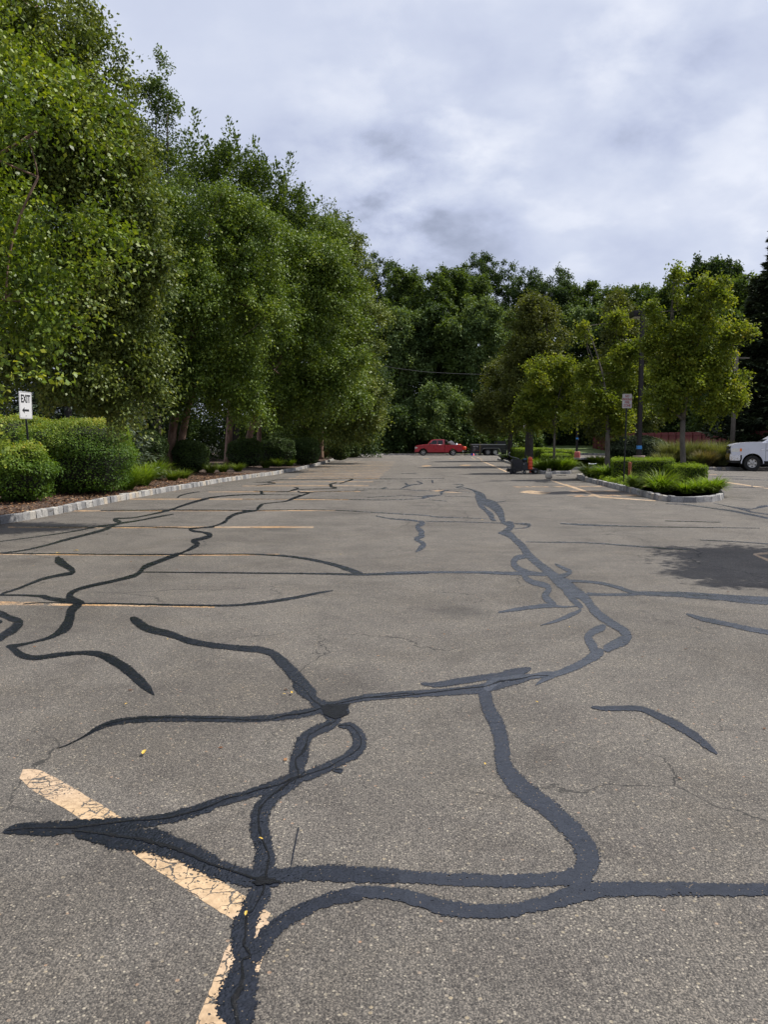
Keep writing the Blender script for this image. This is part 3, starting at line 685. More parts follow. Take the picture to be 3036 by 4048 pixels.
PAINT=[
('C',[(85,372,40),(150,400,86),(300,485,92),(500,610,96),(750,780,102),(950,905,108),(1080,990,110)],'yellow'),
('I',[(960,930,230),(880,1060,300),(790,1200,380),(700,1400,420),(620,1600,420),(540,1800,420),(430,2060,420),(380,2180,420)],'yellow'),
('A',[(-80,502,16),(0,503,15),(400,508,12),(878,517,8)],'yellow_thin'),
('A',[(-80,301,7),(400,304,6),(800,305,6),(1145,303,5)],'yellow_thin'),
('A',[(30,191,6),(500,192,6),(900,191,6),(1285,191,6)],'yellow_thin'),
('A',[(300,124,4.5),(1375,122,4)],'yellow_thin'),
('A',[(530,76,3.2),(1000,76,3),(1430,78,3)],'yellow_thin'),
('L',[(-420,296,5),(300,293,5),(1005,291,5)],'yellow_thin'),
('L',[(-100,240,4),(500,238,5),(1083,238,5)],'yellow_thin'),
('L',[(180,204,3.5),(700,200,4),(1125,200,4)],'yellow_thin'),
('L',[(330,168,3),(1180,168,3)],'yellow_thin'),('L',[(400,153,3),(1190,153,3)],'yellow_thin'),('L',[(430,138,3),(1220,138,3)],'yellow_thin'),
('L',[(450,124,2.6),(1220,125,2.6)],'yellow_thin'),('L',[(470,108,2.6),(1240,108,2.6)],'yellow_thin'),('L',[(520,91,2.6),(1272,92,2.6)],'yellow_thin'),
('L',[(600,71,2.6),(1285,72,2.6)],'yellow_thin'),('L',[(640,50,2.3),(1310,50,2.3)],'yellow_thin'),('L',[(680,34,2),(1318,34,2)],'yellow_thin'),('L',[(720,15,2),(1325,15,2)],'yellow_thin'),
('O',[(1435,550,7),(1540,585,9),(1659,622,11)],'yellow'),
('J',[(75,230,8),(180,265,12),(335,324,15),(352,331,10)],'yellow'),
('J',[(352,328,8),(480,336,8),(620,346,7),(780,357,5)],'yellow'),
('O',[(925,408,5),(1010,443,7),(1112,488,9)],'yellow'),('O',[(855,383,3),(885,399,3)],'yellow'),('O',[(897,383,3),(938,399,3)],'yellow'),
('J',[(1280,203,7),(1400,221,8),(1530,240,8)],'yellow'),('J',[(1545,243,8),(1720,264,9)],'yellow'),
('J',[(1548,776,8),(1620,770,16),(1720,762,22)],'yellow'),('J',[(1548,776,10),(1620,805,16),(1700,840,20)],'yellow'),
('O',[(1205,637,2),(1270,636,20),(1345,641,22),(1395,643,14),(1434,640,3)],'yellow'),
('O',[(540,628,3),(600,627,7),(665,622,2)],'yellow_thin'),('O',[(640,634,2),(700,637,6),(785,640,1)],'yellow_thin'),
('O',[(487,448,1.5),(525,446,9),(562,444,3)],'yellow_thin'),('O',[(768,443,2),(812,441,9),(852,441,3)],'yellow_thin'),
('O',[(505,392,2.4),(545,392,2.4)],'yellow_thin'),('O',[(690,392,2.4),(725,392,2.4)],'yellow_thin'),
('J',[(1200,152,3),(1260,151,4)],'yellow_faded'),
]
rngp=np.random.default_rng(3)
for key in ('yellow','yellow_thin','yellow_faded'):
    mb=MB(); at=[]; k=0
    for ck,pts,mk in PAINT:
        if mk!=key: continue
        strip_mesh(mb,at,conv(ck,pts),.0010+.0004*(k%3),rngp,.025,4,round_ends=False); k+=1
    me=bpy.data.meshes.new('road_marking'); me.from_pydata(mb.v,[],mb.f)
    tag(link({'yellow':'lane_marking','yellow_thin':'parking_stripes','yellow_faded':'faded_marking'}[key],me,M[key]),kind='structure')
mb=MB(); at=[]; worn=[]; rngt=np.random.default_rng(8)  # worn: per-strip grey of painted sky sheen and dust
for i,(ck,pts) in enumerate(TAR):
    pts=[(x,y,wd*(1.14 if wd>10 else 1.05)) for x,y,wd in pts]
    strip_mesh(mb,at,conv(ck,pts),.0022+.0002*(i%9),rngt,.05,8,dome=.0012)
    worn+=[{'E':.8,'K':.75,'J':.8,'B':.8,'D':.25}.get(ck,0.)]*(len(at)-len(worn))  # per-strip share of the painted sky sheen and dust grey
wet=MB(); wa=[]
for i,(ck,pts) in enumerate(TAR[:13]):
    P_=[(x+rngt.normal(0,wd*.10),y+rngt.normal(0,wd*.10),wd*rngt.uniform(.05,.13)) for x,y,wd in pts]
    strip_mesh(wet,wa,conv(ck,P_),.0054+.0002*(i%5),rngt,.25,4,dome=.0006)
pg=MB()
for cx_,cy_,rx_,ry_ in ((960,520,140,42),(1005,270,0,0)):
    if rx_:
        pts=[]
        for k in range(40):
            t_=k/40*2*math.pi; rr=1+.22*math.sin(3*t_+1)+.15*math.sin(7*t_); q=conv('I',[(cx_+rx_*rr*math.cos(t_),cy_+ry_*rr*math.sin(t_),1)])[0]; g=G(q[0],q[1]); pts.append((g.x,g.y,.0068))
        pg.add(pts,[tuple(range(40))])
pts=[]
for x,y in [(880,250),(920,205),(1000,215),(1090,205),(1150,200),(1110,260),(1130,300),(1060,330),(1010,345),(960,330),(900,300)]:
    q=conv('H',[(x,y,1)])[0]; g=G(q[0],q[1]); pts.append((g.x,g.y,.0069))
pg.add(pts,[tuple(range(len(pts)))])
wet.v+=[] ; n0=len(wet.v); wet.v+=pg.v; wet.f+=[tuple(i+n0 for i in f) for f in pg.f]
me=bpy.data.meshes.new('wet_tar'); me.from_pydata(wet.v,[],wet.f); me.shade_smooth()
tag(link('wet_tar',me,M['tar_wet']),kind='structure')
me=bpy.data.meshes.new('crack_sealant'); me.from_pydata(mb.v,[],mb.f); set_attr(me,'edge',at,'POINT'); set_attr(me,'worn',worn,'POINT'); me.shade_smooth()  # 'worn' carries the painted sky sheen and dust grey
tag(link('crack_sealant',me,M['tar']),kind='structure')
# ---------------------------------------------------------------- foliage
def nrm(a): return a/(np.linalg.norm(a,axis=-1,keepdims=True)+1e-9)
def quads_mesh(name,V,lv,smooth=False):
    """V: (n,4,3) corner positions"""
    n=len(V); me=bpy.data.meshes.new(name)
    me.vertices.add(n*4); me.vertices.foreach_set('co',V.reshape(-1).astype(np.float32))
    me.loops.add(n*4); me.loops.foreach_set('vertex_index',np.arange(n*4,dtype=np.int32))
    me.polygons.add(n); me.polygons.foreach_set('loop_start',np.arange(0,n*4,4,dtype=np.int32))
    me.update(calc_edges=True)
    set_attr(me,'lv',lv)
    return me
def leaves(rng,pos,ldir,up,size,wid=.34,fold=.07):
    n=len(pos)
    ldir=nrm(ldir); side=nrm(np.cross(ldir,up)); nn=np.cross(side,ldir)
    s=(size*rng.uniform(.65,1.2,n))[:,None]
    a=pos; b=pos+ldir*s*.45+side*s*wid+nn*s*fold; c=pos+ldir*s; d=pos+ldir*s*.45-side*s*wid+nn*s*fold
    return np.stack([a,b,c,d],1)
def foliage(rng,C,O,S,twigs,lpt,leaf,up=.25,spread=.75,droop=.3,hang=.35,wid=.34,flat=1.):
    """clumps C with outward direction O and size S -> leafy twigs"""
    n=len(C); k=twigs
    c=np.repeat(C,k,0); o=np.repeat(O,k,0); s=np.repeat(S,k)
    d=nrm(o+rng.normal(0,spread,(n*k,3))+np.array([0,0,up]))
    L=s*rng.uniform(.45,1.15,n*k)
    c=c+rng.normal(0,.18,(n*k,3))*s[:,None]
    t=(np.arange(lpt)+rng.uniform(.2,1,(n*k,lpt)))/lpt
    p=c[:,None]+d[:,None]*(L[:,None]*t)[...,None]
    p[...,2]-=droop*L[:,None]*t**2
    tan=np.repeat(d[:,None],lpt,1).copy(); tan[...,2]-=2*droop*t
    p=p.reshape(-1,3)+rng.normal(0,leaf*.6,(n*k*lpt,3)); tan=tan.reshape(-1,3)
    ld=tan*.5+rng.normal(0,.75,tan.shape); ld[:,2]-=hang
    upv=rng.normal(0,.6,tan.shape); upv[:,2]+=flat
    sz=np.full(len(p),leaf)
    # per-leaf tone: a share common to the clump, a share of its own
    cl=np.repeat(rng.uniform(0,1,n),k*lpt)
    lv=np.clip(.35*cl+.65*rng.beta(2,2.2,len(p)),0,1)
    return leaves(rng,p,ld,upv,sz,wid),lv
def sample_blobs(rng,blobs,n,rmin=.45,zmin=None,low=.0):
    """points in the outer part of a union of ellipsoids"""
    wts=np.array([b[1][0]*b[1][2]+b[1][0]*b[1][1]+b[1][1]*b[1][2] for b in blobs]); wts=wts/wts.sum()
    idx=rng.choice(len(blobs),n,p=wts)
    c=np.array([b[0] for b in blobs])[idx]; r=np.array([b[1] for b in blobs])[idx]
    d=nrm(rng.normal(0,1,(n,3))); rr=(rmin**3+(1-rmin**3)*rng.uniform(0,1,n))**(1/3)
    # lumpy outline
    ph=rng.uniform(0,6.28,6); lump=1+.13*np.sin(d[:,0]*7+ph[0])*np.sin(d[:,2]*6+ph[1])+.10*np.sin(d[:,1]*9+ph[2]+d[:,2]*5)
    p=c+d*r*(rr*lump)[:,None]
    o=nrm(d/ r*r.mean(1,keepdims=True))
    keep=np.ones(n,bool)
    if zmin is not None: keep&=p[:,2]>zmin
    return p[keep],o[keep]
def limb(mb,a,b,r0,r1,rng,n=6,sides=5,sag=.08,wob=.06):
    a=Vector(a);b=Vector(b);L=(b-a).length; pts=[];rad=[]
    w=Vector((rng.normal(),rng.normal(),rng.normal()*.3))*wob*L
    for i in range(n+1):
        t=i/n; p=a.lerp(b,t)+w*math.sin(t*math.pi)+Vector((0,0,sag*L*math.sin(t*math.pi)))
        pts.append(p); rad.append(r0+(r1-r0)*t**.8)
    mb.tube(pts,rad,sides); return pts
def tree(name,label,cat,base,blobs,leafm,leaf=.1,nclump=150,twigs=8,lpt=6,csize=.9,shrink=1.,tr=.15,trunks=None,bark='bark_dark',seed=1,group=None,
         up=.25,spread=.75,droop=.3,hang=.35,rmin=.45,zmin=None,sub=4,clear=None,fork=None,wid=.34,extra=None,nlimb=45,flat=1.):
    rng=np.random.default_rng(seed); base=Vector(base)
    root=empty(name,base,label,cat,group)
    bl=[(np.array(c,float),np.array(r,float)) for c,r in blobs]
    bl=[(c_,r_*shrink) for c_,r_ in bl]
    kids=[]
    for c_,r_ in bl:
        for _ in range(sub):
            dd=nrm(rng.normal(0,1,3)); dd[2]=dd[2]*.8+.12; kr=r_.mean()*rng.uniform(.34,.55)
            kids.append((c_+dd*r_*rng.uniform(.7,.98),np.array([kr*1.15,kr*1.1,kr*.72])))
    C,O=sample_blobs(rng,bl,int(nclump*(.42 if sub else 1)),rmin,zmin)
    if sub:
        C2,O2=sample_blobs(rng,kids,int(nclump*.62),.5,zmin); C=np.concatenate([C,C2]); O=np.concatenate([O,O2])
    S=csize*rng.uniform(.7,1.25,len(C))
    V,lv=foliage(rng,C,O,S,twigs,lpt,leaf,up,spread,droop,hang,wid,flat)
    if extra is not None:
        V2,l2=extra(rng); V=np.concatenate([V,V2]); lv=np.concatenate([lv,l2])
    if clear:
        q=V[:,0]; Yc=q[:,1]*ct-(q[:,2]-CAMH)*st; px=W0/2+F*q[:,0]/Yc; py=H0/2-F*(q[:,1]*st+(q[:,2]-CAMH)*ct)/Yc
        kp=np.ones(len(q),bool)
        for x0,y0,x1,y1 in clear: kp&=~((px>x0)&(px<x1)&(py>y0)&(py<y1))
        V=V[kp]; lv=lv[kp]
    V=V-np.array(base)
    link('crown',quads_mesh('crown',V,lv),M[leafm],root)
    mb=MB(); cz=sum(b[0][2] for b in bl)/len(bl); top=max(b[0][2]+b[1][2]*.5 for b in bl)
    main=sum((Vector(b[0]) for b in bl),Vector())/len(bl)
    fk=fork if fork else max(1.5,min(b[0][2]-b[1][2]*.8 for b in bl)-base.z)
    offs=trunks or [(0,0,0,0,1)]
    heads=[]
    for ox,oy,lx,ly,rs in offs:
        b0=Vector((ox,oy,-.05)); f=Vector((ox+lx,oy+ly,fk)); r=tr*rs
        pts=[b0+Vector((0,0,0)),b0.lerp(f,.08),b0.lerp(f,.35)+Vector((rng.normal(0,.04),rng.normal(0,.04),0)),b0.lerp(f,.7),f]
        mb.tube(pts,[r*1.35,r*1.05,r*.93,r*.86,r*.8],8)
        heads.append((f,r*.8))
        for _ in range(2):
            bb=sorted(bl,key=lambda q:-q[0][2])[min(len(bl)-1,len(heads)%3)] if len(heads)<3 else bl[int(rng.integers(len(bl)))]; tgt=Vector(bb[0])-base+Vector((0,0,float(bb[1][2])*.3))
            limb(mb,f,tgt,r*.7,r*.12,rng,7,6,.0,.04); heads.append((f.lerp(tgt,.5),r*.35))
    for c,r in bl:
        hd=min(heads,key=lambda h:(h[0]-(Vector(c)-base)).length)
        e=Vector(c)-base; limb(mb,hd[0],e,hd[1]*.7,max(.012,hd[1]*.2),rng,6,5,.05,.06); heads.append((e,max(.02,hd[1]*.22)))
    if len(C):
        pick=rng.choice(len(C),min(nlimb,len(C)),replace=False)
        for i in pick:
            e=Vector(C[i])-base; hd=min(heads,key=lambda h:(h[0]-e).length)
            limb(mb,hd[0],e,min(hd[1]*.5,.05*tr/.15+.01),.006,rng,4,4,.03,.07)
    mb.build('trunk',M[bark],root,smooth=True)
    return root
def PB(Y,*bl):
    """crown blobs from picture position + depth: (px,py,rx,ry[,dY])"""
    out=[]
    for b in bl:
        px,py,rx,ry=b[:4]; y=Y+(b[4] if len(b)>4 else 0)
        c=At(px,py,y); k=y/F; out.append((c,(rx*k,min(rx,ry)*k*(1.0),ry*k)))
    return out
GT='trees along the left side of the lot'
def near_twigs(rng):
    out=[];lv=[]
    for (x0,y0,x1,y1,n) in [(-120,1440,130,1430,34),(-100,1500,60,1560,30),(0,1480,150,1465,26),(110,1480,290,1505,24),(200,1500,290,1495,12),(-120,1600,10,1640,26),(-100,1680,30,1720,26),(-60,1740,30,1780,14),(-60,1540,20,1580,18),(-60,1400,180,1380,30),(-60,1800,20,1830,12),(60,1460,180,1490,20)]:
        a=At(x0,y0,8.7+rng.uniform(-.3,.3)); b_=At(x1,y1,8.7+rng.uniform(-.3,.3)); t=rng.uniform(.1,1,n)
        p=np.array(a)[None]*(1-t)[:,None]+np.array(b_)[None]*t[:,None]+rng.normal(0,.035,(n,3)); d_=np.array(b_-a)[None]/ (b_-a).length
        u=rng.normal(0,.5,(n,3)); u[:,2]+=.8; u[:,1]-=.5
        out.append(leaves(rng,p,d_*.5+rng.normal(0,.6,(n,3))-np.array([0,0,.6]),u,np.full(n,.072))); lv.append(rng.uniform(.3,1,n))
    return np.concatenate(out),np.concatenate(lv)
# ---- left: the big birch hanging over the bay nearest the camera, and the ones behind it
tree('birch_tree','big birch at the left edge with the largest bright leaves, hanging over the exit sign','tree',(-9.4,9.0,.3),
     [((-8.0,9.2,7.2),(3.1,2.4,4.6)),((-6.6,9.6,5.0),(1.9,1.8,3.0)),((-5.9,9.3,8.2),(1.8,1.6,3.0)),(At(150,700,9.2),(.75,.9,1.6)),(At(20,1190,9.2),(.5,.6,.35)),(At(60,1150,9.3),(.7,.8,.8))],
     'leaf_near',.066,820,17,9,.52,1.,.16,[(0,0,.5,.2,1),(-.4,.3,-.3,.5,.8)],'bark_birch',11,GT,up=.08,droop=.4,hang=.4,spread=.85,rmin=.35,extra=near_twigs,clear=[(50,1545,145,1690),(50,1640,420,1900)])
tree('birch_tree','tall birch with pale hanging leaves towering over the round clipped bush','tree',(-10.0,16.4,.35),
     PB(15.6,(-150,-150,420,420),(40,420,430,420),(240,330,210,210),(120,900,420,380),(420,620,150,180),(440,930,190,240),(280,1280,300,260),(470,1480,130,190),(380,1470,170,170),(60,1450,260,160),(620,1010,70,55),(150,60,170,130),(560,1330,75,110),(575,1540,50,60),(470,1120,130,150),(545,1200,60,80)),
     'leaf_birch_pale',.076,1350,20,8,.50,1.,.17,[(0,0,.7,.0,1),(-.5,.4,-.3,.5,.8),(.35,.5,.9,.4,.7)],'bark_birch',12,GT,up=.08,droop=.45,hang=.5,spread=.85,rmin=.35,clear=[(45,1540,145,1690),(215,1600,300,1900),(0,1640,420,1900)])
def TT(px,py): return At(px,py,38)
tree('birch_tree','birch with two leaning reddish trunks behind the bright green daylilies','tree',(-10.1,38,.33),
     PB(37,(600,880,170,200),(830,900,170,170),(700,1150,230,260),(900,1200,230,240),(620,1440,170,170),(850,1470,210,150),(560,1280,120,220),(1000,980,130,190),(940,1560,120,120),(1060,1240,120,150),(770,1580,120,60)),
     'leaf_birch',.125,900,20,7,.72,.92,.21,[(0,0,.75,.3,1),(.32,.1,1.05,.5,.85),(-1.1,1.2,-1.0,.5,.8)],'bark_birch',13,GT,up=.05,droop=.45,hang=.5,fork=5.4,rmin=.4)
tree('birch_tree','birch with two slim dark trunks, second trunk cluster from the left, beside the aisle','tree',(-8.9,46,.33),
     PB(45,(1020,1080,190,240),(1180,1130,150,200),(1050,1420,230,230),(1230,1420,170,250),(930,1530,140,110),(1130,1570,160,90),(1270,1070,80,90),(1320,1250,100,200),(1340,1500,110,130),(1380,1150,50,90)),
     'leaf_birch',.14,760,20,7,.80,.92,.2,[(0,0,.35,.3,1),(.75,.3,1.5,.5,1.)],'bark_birch',14,GT,up=.05,droop=.45,hang=.5,fork=5.6,rmin=.4)
tree('birch_tree','birch with sunlit low branches, third trunk cluster along the kerb','tree',(-8.3,54,.33),
     PB(53,(1250,1340,150,260),(1180,1560,160,130),(1330,1520,110,170),(1290,1000,100,150),(1220,1700,60,40)),
     'leaf_birch',.155,400,20,7,.85,.92,.17,None,'bark_birch',15,GT,up=.05,droop=.45,hang=.5,fork=4.5,rmin=.4)
tree('birch_tree','rounded birch at the far end of the kerb, nearest the red pickup','tree',(-4.9,63,.33),
     PB(61,(1330,950,85,120),(1390,1060,60,90),(1400,1330,90,210),(1390,1560,110,150),(1300,1560,130,170),(1450,1640,60,80),(1380,1700,90,60),(1330,1180,110,180),(1510,1668,36,16)),
     'leaf_birch_pale',.17,620,18,7,.90,.95,.2,None,'bark_birch',16,GT,up=.1,droop=.35,hang=.45,fork=3.,rmin=.4)
tree('broadleaf_tree','dark rounded tree top rising behind the tall pale birch','tree',(-14.5,52,.3),
     PB(52,(640,330,70,90),(660,470,60,80),(560,520,110,200),(600,800,140,300),(560,1200,160,300)),
     'leaf_forest',.17,260,18,7,.85,1.,.3,None,'bark_dark',17,GT,rmin=.5)
def elm_tops(rng):
    # long upright leafy shoots that stand above the crown
    out=[];lv=[]
    for px,py,dx,h in [(765,430,-12,300),(740,520,-20,240),(812,540,-8,200),(905,470,-4,260),(870,560,-6,240),(930,540,8,220),(1010,545,-6,260),(1045,620,12,220),(1150,610,18,260),(1120,700,6,240),(1200,740,30,200),(1265,790,60,170),(1090,640,4,230),(975,600,0,220),(835,640,0,200),(1235,860,60,150)]:
        n=230; t=rng.uniform(0,1,n); Y=58
        a=At(px,py,Y); b=At(px-dx*2,py+h,Y)
        p=np.array(a)[None]*(1-t)[:,None]+np.array(b)[None]*t[:,None]
        wd=(.18+.75*t)[:,None]; off=rng.normal(0,1,(n,3))*wd*.6; p=p+off
        ld=off+np.array([0,0,.3]); u=rng.normal(0,.5,(n,3)); u[:,2]+=1
        out.append(leaves(rng,p,ld,u,np.full(n,.24))); lv.append(rng.uniform(.2,.9,n))
    return np.concatenate(out),np.concatenate(lv)
tree('elm_tree','tall tree with several narrow pointed leafy tops against the clouds','tree',(-11,60,.3),
     PB(60,(800,760,90,150),(920,780,90,160),(1040,840,110,150),(1160,900,80,140),(1010,1100,230,200),(820,1050,120,200),(1230,990,60,110)),
     'leaf_forest',.2,480,16,7,1.,1.,.3,None,'bark_dark',18,GT,up=.8,spread=.5,droop=.05,hang=.1,rmin=.4,extra=elm_tops)
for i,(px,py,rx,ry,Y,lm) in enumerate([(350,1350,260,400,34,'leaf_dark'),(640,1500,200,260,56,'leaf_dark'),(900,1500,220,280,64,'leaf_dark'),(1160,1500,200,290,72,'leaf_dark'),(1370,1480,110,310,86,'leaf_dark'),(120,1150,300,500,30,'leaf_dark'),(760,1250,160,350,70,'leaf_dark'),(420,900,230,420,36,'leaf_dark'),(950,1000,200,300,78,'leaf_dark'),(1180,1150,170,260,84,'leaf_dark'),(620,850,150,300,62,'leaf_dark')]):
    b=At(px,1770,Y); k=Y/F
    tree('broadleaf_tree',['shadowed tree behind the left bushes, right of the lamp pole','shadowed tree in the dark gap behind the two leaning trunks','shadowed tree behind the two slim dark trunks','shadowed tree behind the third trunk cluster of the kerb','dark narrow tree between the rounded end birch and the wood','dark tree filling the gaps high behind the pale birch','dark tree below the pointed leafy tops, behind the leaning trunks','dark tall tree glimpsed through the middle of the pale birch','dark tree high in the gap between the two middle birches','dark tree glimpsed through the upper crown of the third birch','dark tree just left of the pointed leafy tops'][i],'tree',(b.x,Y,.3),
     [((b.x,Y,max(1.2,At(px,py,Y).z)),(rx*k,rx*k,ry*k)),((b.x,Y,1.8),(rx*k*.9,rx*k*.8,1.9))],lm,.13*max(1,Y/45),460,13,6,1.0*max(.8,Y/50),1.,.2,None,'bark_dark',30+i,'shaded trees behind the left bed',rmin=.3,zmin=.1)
# ---- conifers
def conifer(name,label,base,h,r,mat,seed,needle=.16,tiers=26,per=13,group=None,zb=.4,pine=False):
    rng=np.random.default_rng(seed); root=empty(name,base,label,'tree',group)
    mb=MB(); mb.tube([(0,0,-.05),(0,0,h*.5),(0,0,h*.97)],[.02*h*.9,.011*h,.01],8)
    P=[];D=[];U=[];lv=[]
    for t in range(tiers):
        f=t/(tiers-1); z=zb+(h-zb)*f; R_=r*(1-f)**.85*(1 if not pine else rng.uniform(.55,1.15)) +.12
        for k in range(per):
            a=rng.uniform(0,6.283); L=R_*rng.uniform(.8,1.1); e=Vector((math.cos(a)*L,math.sin(a)*L,z-.10*L+(.25*L if f>.6 else 0)))
            s=Vector((0,0,z)); mb.tube([s,s.lerp(e,.55)+Vector((0,0,-.06*L)),e],[.012+.008*L,.01,.004],4,False)
            n=int(26+46*L); tt=rng.uniform(.15,1,n)**.8
            base_=np.array(s)[None]*(1-tt)[:,None]+np.array(e)[None]*tt[:,None]; base_[:,2]-=.06*L*np.sin(tt*3.14)*2
            sd=np.array([-math.sin(a),math.cos(a),0]); w_=rng.normal(0,.30,n)*L*(.35+.45*(1-tt))
            p=base_+sd*w_[:,None]; p[:,2]-=np.abs(w_)*.28+rng.uniform(0,.07,n)
            dd=sd*np.sign(w_)[:,None]*.7+np.array([math.cos(a),math.sin(a),0])*.8+rng.normal(0,.35,(n,3))
            P.append(p);D.append(dd); u=rng.normal(0,.4,(n,3)); u[:,2]+=1; U.append(u); lv.append(np.clip(rng.beta(2,2,n)*.8+.25*(tt>.8),0,1))
    P=np.concatenate(P);D=np.concatenate(D);U=np.concatenate(U)
    V=leaves(rng,P,D,U,np.full(len(P),needle),.17,.03)
    link('crown',quads_mesh('crown',V,np.concatenate(lv)),M[mat],root); mb.build('trunk',M['bark_dark'],root,smooth=True)
    return root
conifer('spruce_tree','blue green spruce standing behind the exit sign',(At(190,1700,27).x,27,.3),6.2,2.6,'needle_blue',51,.17,group='conifers by the lot')
conifer('spruce_tree','blue green spruce just right of the slim dark lamp pole, low behind the round bush',(At(400,1700,30).x,30,.3),4.6,2.2,'needle_blue',52,.18,group='conifers by the lot')
conifer('pine_tree','dark pine at the right edge, the tallest crown on that side',(At(3060,1700,66).x,66,.2),19.5,5.2,'needle_dark',53,.55,30,12,group='conifers by the lot',pine=True)
conifer('pine_tree','dark pine with blue green tips behind the red fence, left of the tallest pine',(At(2965,1700,78).x,78,.2),15.0,4.2,'needle_dark',54,.6,24,11,group='conifers by the lot',pine=True)

# ---- the wood behind the lot
GW='trees of the wood behind the lot'
WOOD=[ # px,top py,half width,Y,leaf,label
(1480,1000,75,140,'leaf_dark','dark round crown on the skyline just right of the left birches'),
(1610,1062,75,128,'leaf_forest','crown with combed upright shoots over the cab of the red pickup'),
(1700,1085,70,122,'leaf_forest','mid green crown on the skyline over the bed of the red pickup'),
(1775,1062,60,126,'leaf_forest','crown with spiky upright shoots in the middle of the skyline'),
(1852,1050,70,146,'leaf_forest','crown left of the highest mid skyline crown'),
(1880,1003,80,158,'leaf_dark','highest crown in the middle of the skyline, open and feathery'),
(1985,1032,75,156,'leaf_dark','feathery crown just right of the highest mid skyline crown'),
(2060,1075,60,150,'leaf_dark','small feathery crown in the dip of the skyline'),
(2165,1045,78,152,'leaf_dark','dark domed crown above the far parking sign'),
(2235,1110,50,146,'leaf_dark','low dark crown at the right shoulder of the domed crown'),
(2320,1122,62,142,'leaf_forest','flat crown above the second island tree with sky gaps under it'),
(2410,1130,70,138,'leaf_forest','flat topped crown between two island trees on the skyline'),
(2500,1130,70,134,'leaf_forest','crown on the skyline behind the tall lamp post'),
(2585,1130,65,128,'leaf_forest','crown on the skyline left of the big island tree'),
(2670,1085,65,120,'leaf_forest','crown rising directly behind the top of the big island tree'),
(2760,1015,45,112,'leaf_dark','narrow pointed crown behind the right top of the big island tree'),
(2840,1035,60,108,'leaf_dark','domed crown between the narrow pointed crown and the pines'),
(2925,1065,65,100,'leaf_forest','round crown just left of the pines'),
(3030,1090,65,96,'leaf_forest','crown behind the tallest pine'),
# second, lower row
(1500,1200,90,118,'leaf_forest','drooping dark green tree hanging over the wire at its left end'),
(1600,1230,80,114,'leaf_forest_lite','grey green drooping tree above the hood of the red pickup'),
(1715,1190,80,116,'leaf_dark','very dark tree straight above the red pickup'),
(1800,1250,60,113,'leaf_forest','slender tree with a visible trunk behind the black trailer'),
(1885,1170,90,112,'leaf_forest_lite','pale green willowy tree, the lightest in the wood'),
(1995,1230,70,124,'leaf_forest','mid green tree right of the pale willowy tree'),
(2120,1270,80,132,'leaf_dark','dark tree behind the far island trees'),
(2250,1210,80,134,'leaf_forest_lite','pale crown between two island trees'),
(2335,1220,75,134,'leaf_forest_lite','pale crown above the tree with bare upright branches'),
(2440,1200,80,130,'leaf_dark','tall dark crown behind the tree with bare upright branches'),
(2560,1240,75,106,'leaf_dark','dark tree behind the tall lamp post'),
(2680,1280,80,100,'leaf_dark','dark tree behind the trunk of the big island tree'),
(2790,1250,75,96,'leaf_forest_lite','grey green tree seen through the right side of the big island tree'),
(2890,1230,80,88,'leaf_forest','grey green tree behind the red fence, right of the big island tree'),
(3010,1330,70,82,'leaf_dark','dark tree above the white pickup'),
]
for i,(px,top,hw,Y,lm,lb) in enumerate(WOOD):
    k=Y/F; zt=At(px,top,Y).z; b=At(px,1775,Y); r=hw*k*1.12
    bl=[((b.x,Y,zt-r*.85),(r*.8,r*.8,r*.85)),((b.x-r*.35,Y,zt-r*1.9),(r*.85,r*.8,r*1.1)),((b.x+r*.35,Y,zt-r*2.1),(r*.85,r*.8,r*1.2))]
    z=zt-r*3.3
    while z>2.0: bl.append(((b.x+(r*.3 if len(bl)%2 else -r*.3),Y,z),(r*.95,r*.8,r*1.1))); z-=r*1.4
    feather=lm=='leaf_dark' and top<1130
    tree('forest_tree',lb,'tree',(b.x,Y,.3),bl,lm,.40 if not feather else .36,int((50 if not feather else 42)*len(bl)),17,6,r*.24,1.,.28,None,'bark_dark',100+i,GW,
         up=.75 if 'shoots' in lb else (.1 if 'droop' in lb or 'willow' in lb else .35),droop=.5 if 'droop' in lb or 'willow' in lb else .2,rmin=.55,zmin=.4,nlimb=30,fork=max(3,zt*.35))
# understorey shrubs along the edge of the wood
US=[(1440,1690,70,110,104,'leaf_dark'),(1540,1700,80,90,106,'leaf_dark'),(1640,1690,80,100,110,'leaf_dark'),(1745,1600,85,80,106,'leaf_forest_lite'),(1840,1700,80,80,108,'leaf_dark'),(1930,1690,70,80,110,'leaf_dark'),
(2010,1738,55,24,120,'leaf_forest_lite'),(2085,1730,50,30,124,'leaf_forest_lite'),(2190,1680,70,70,134,'leaf_dark'),(2290,1680,70,70,134,'leaf_dark'),(2390,1650,70,60,131,'leaf_dark'),(2500,1640,80,70,112,'leaf_dark'),(2610,1640,80,70,104,'leaf_dark'),(2720,1640,80,80,98,'leaf_dark'),(2830,1640,80,80,92,'leaf_dark'),(2930,1640,70,90,88,'leaf_dark'),(3030,1660,80,90,86,'leaf_dark')]
UL=['dark undergrowth at the left end of the far lawn','dark bush left of the hood of the red pickup','dark bush behind the cab of the red pickup','blue green sumac above the bed of the red pickup','dark bush behind the black trailer','dark bush over the tail of the black trailer',
'sunlit bush behind the dark load of the trailer','sunlit bush right of the farthest island trunk','dark bush in the shade behind the far grass bank','dark bush behind the small lamp with the red drum','dark bush behind the end of the red fence','dark bush over the red fence, left of the lamp post','dark bush over the fence behind the blue green shrub','dark bush over the fence behind the big island trunk','dark bush over the fence left of the wooden pole','dark bush over the fence right of the wooden pole','dark bush over the fence above the white pickup']
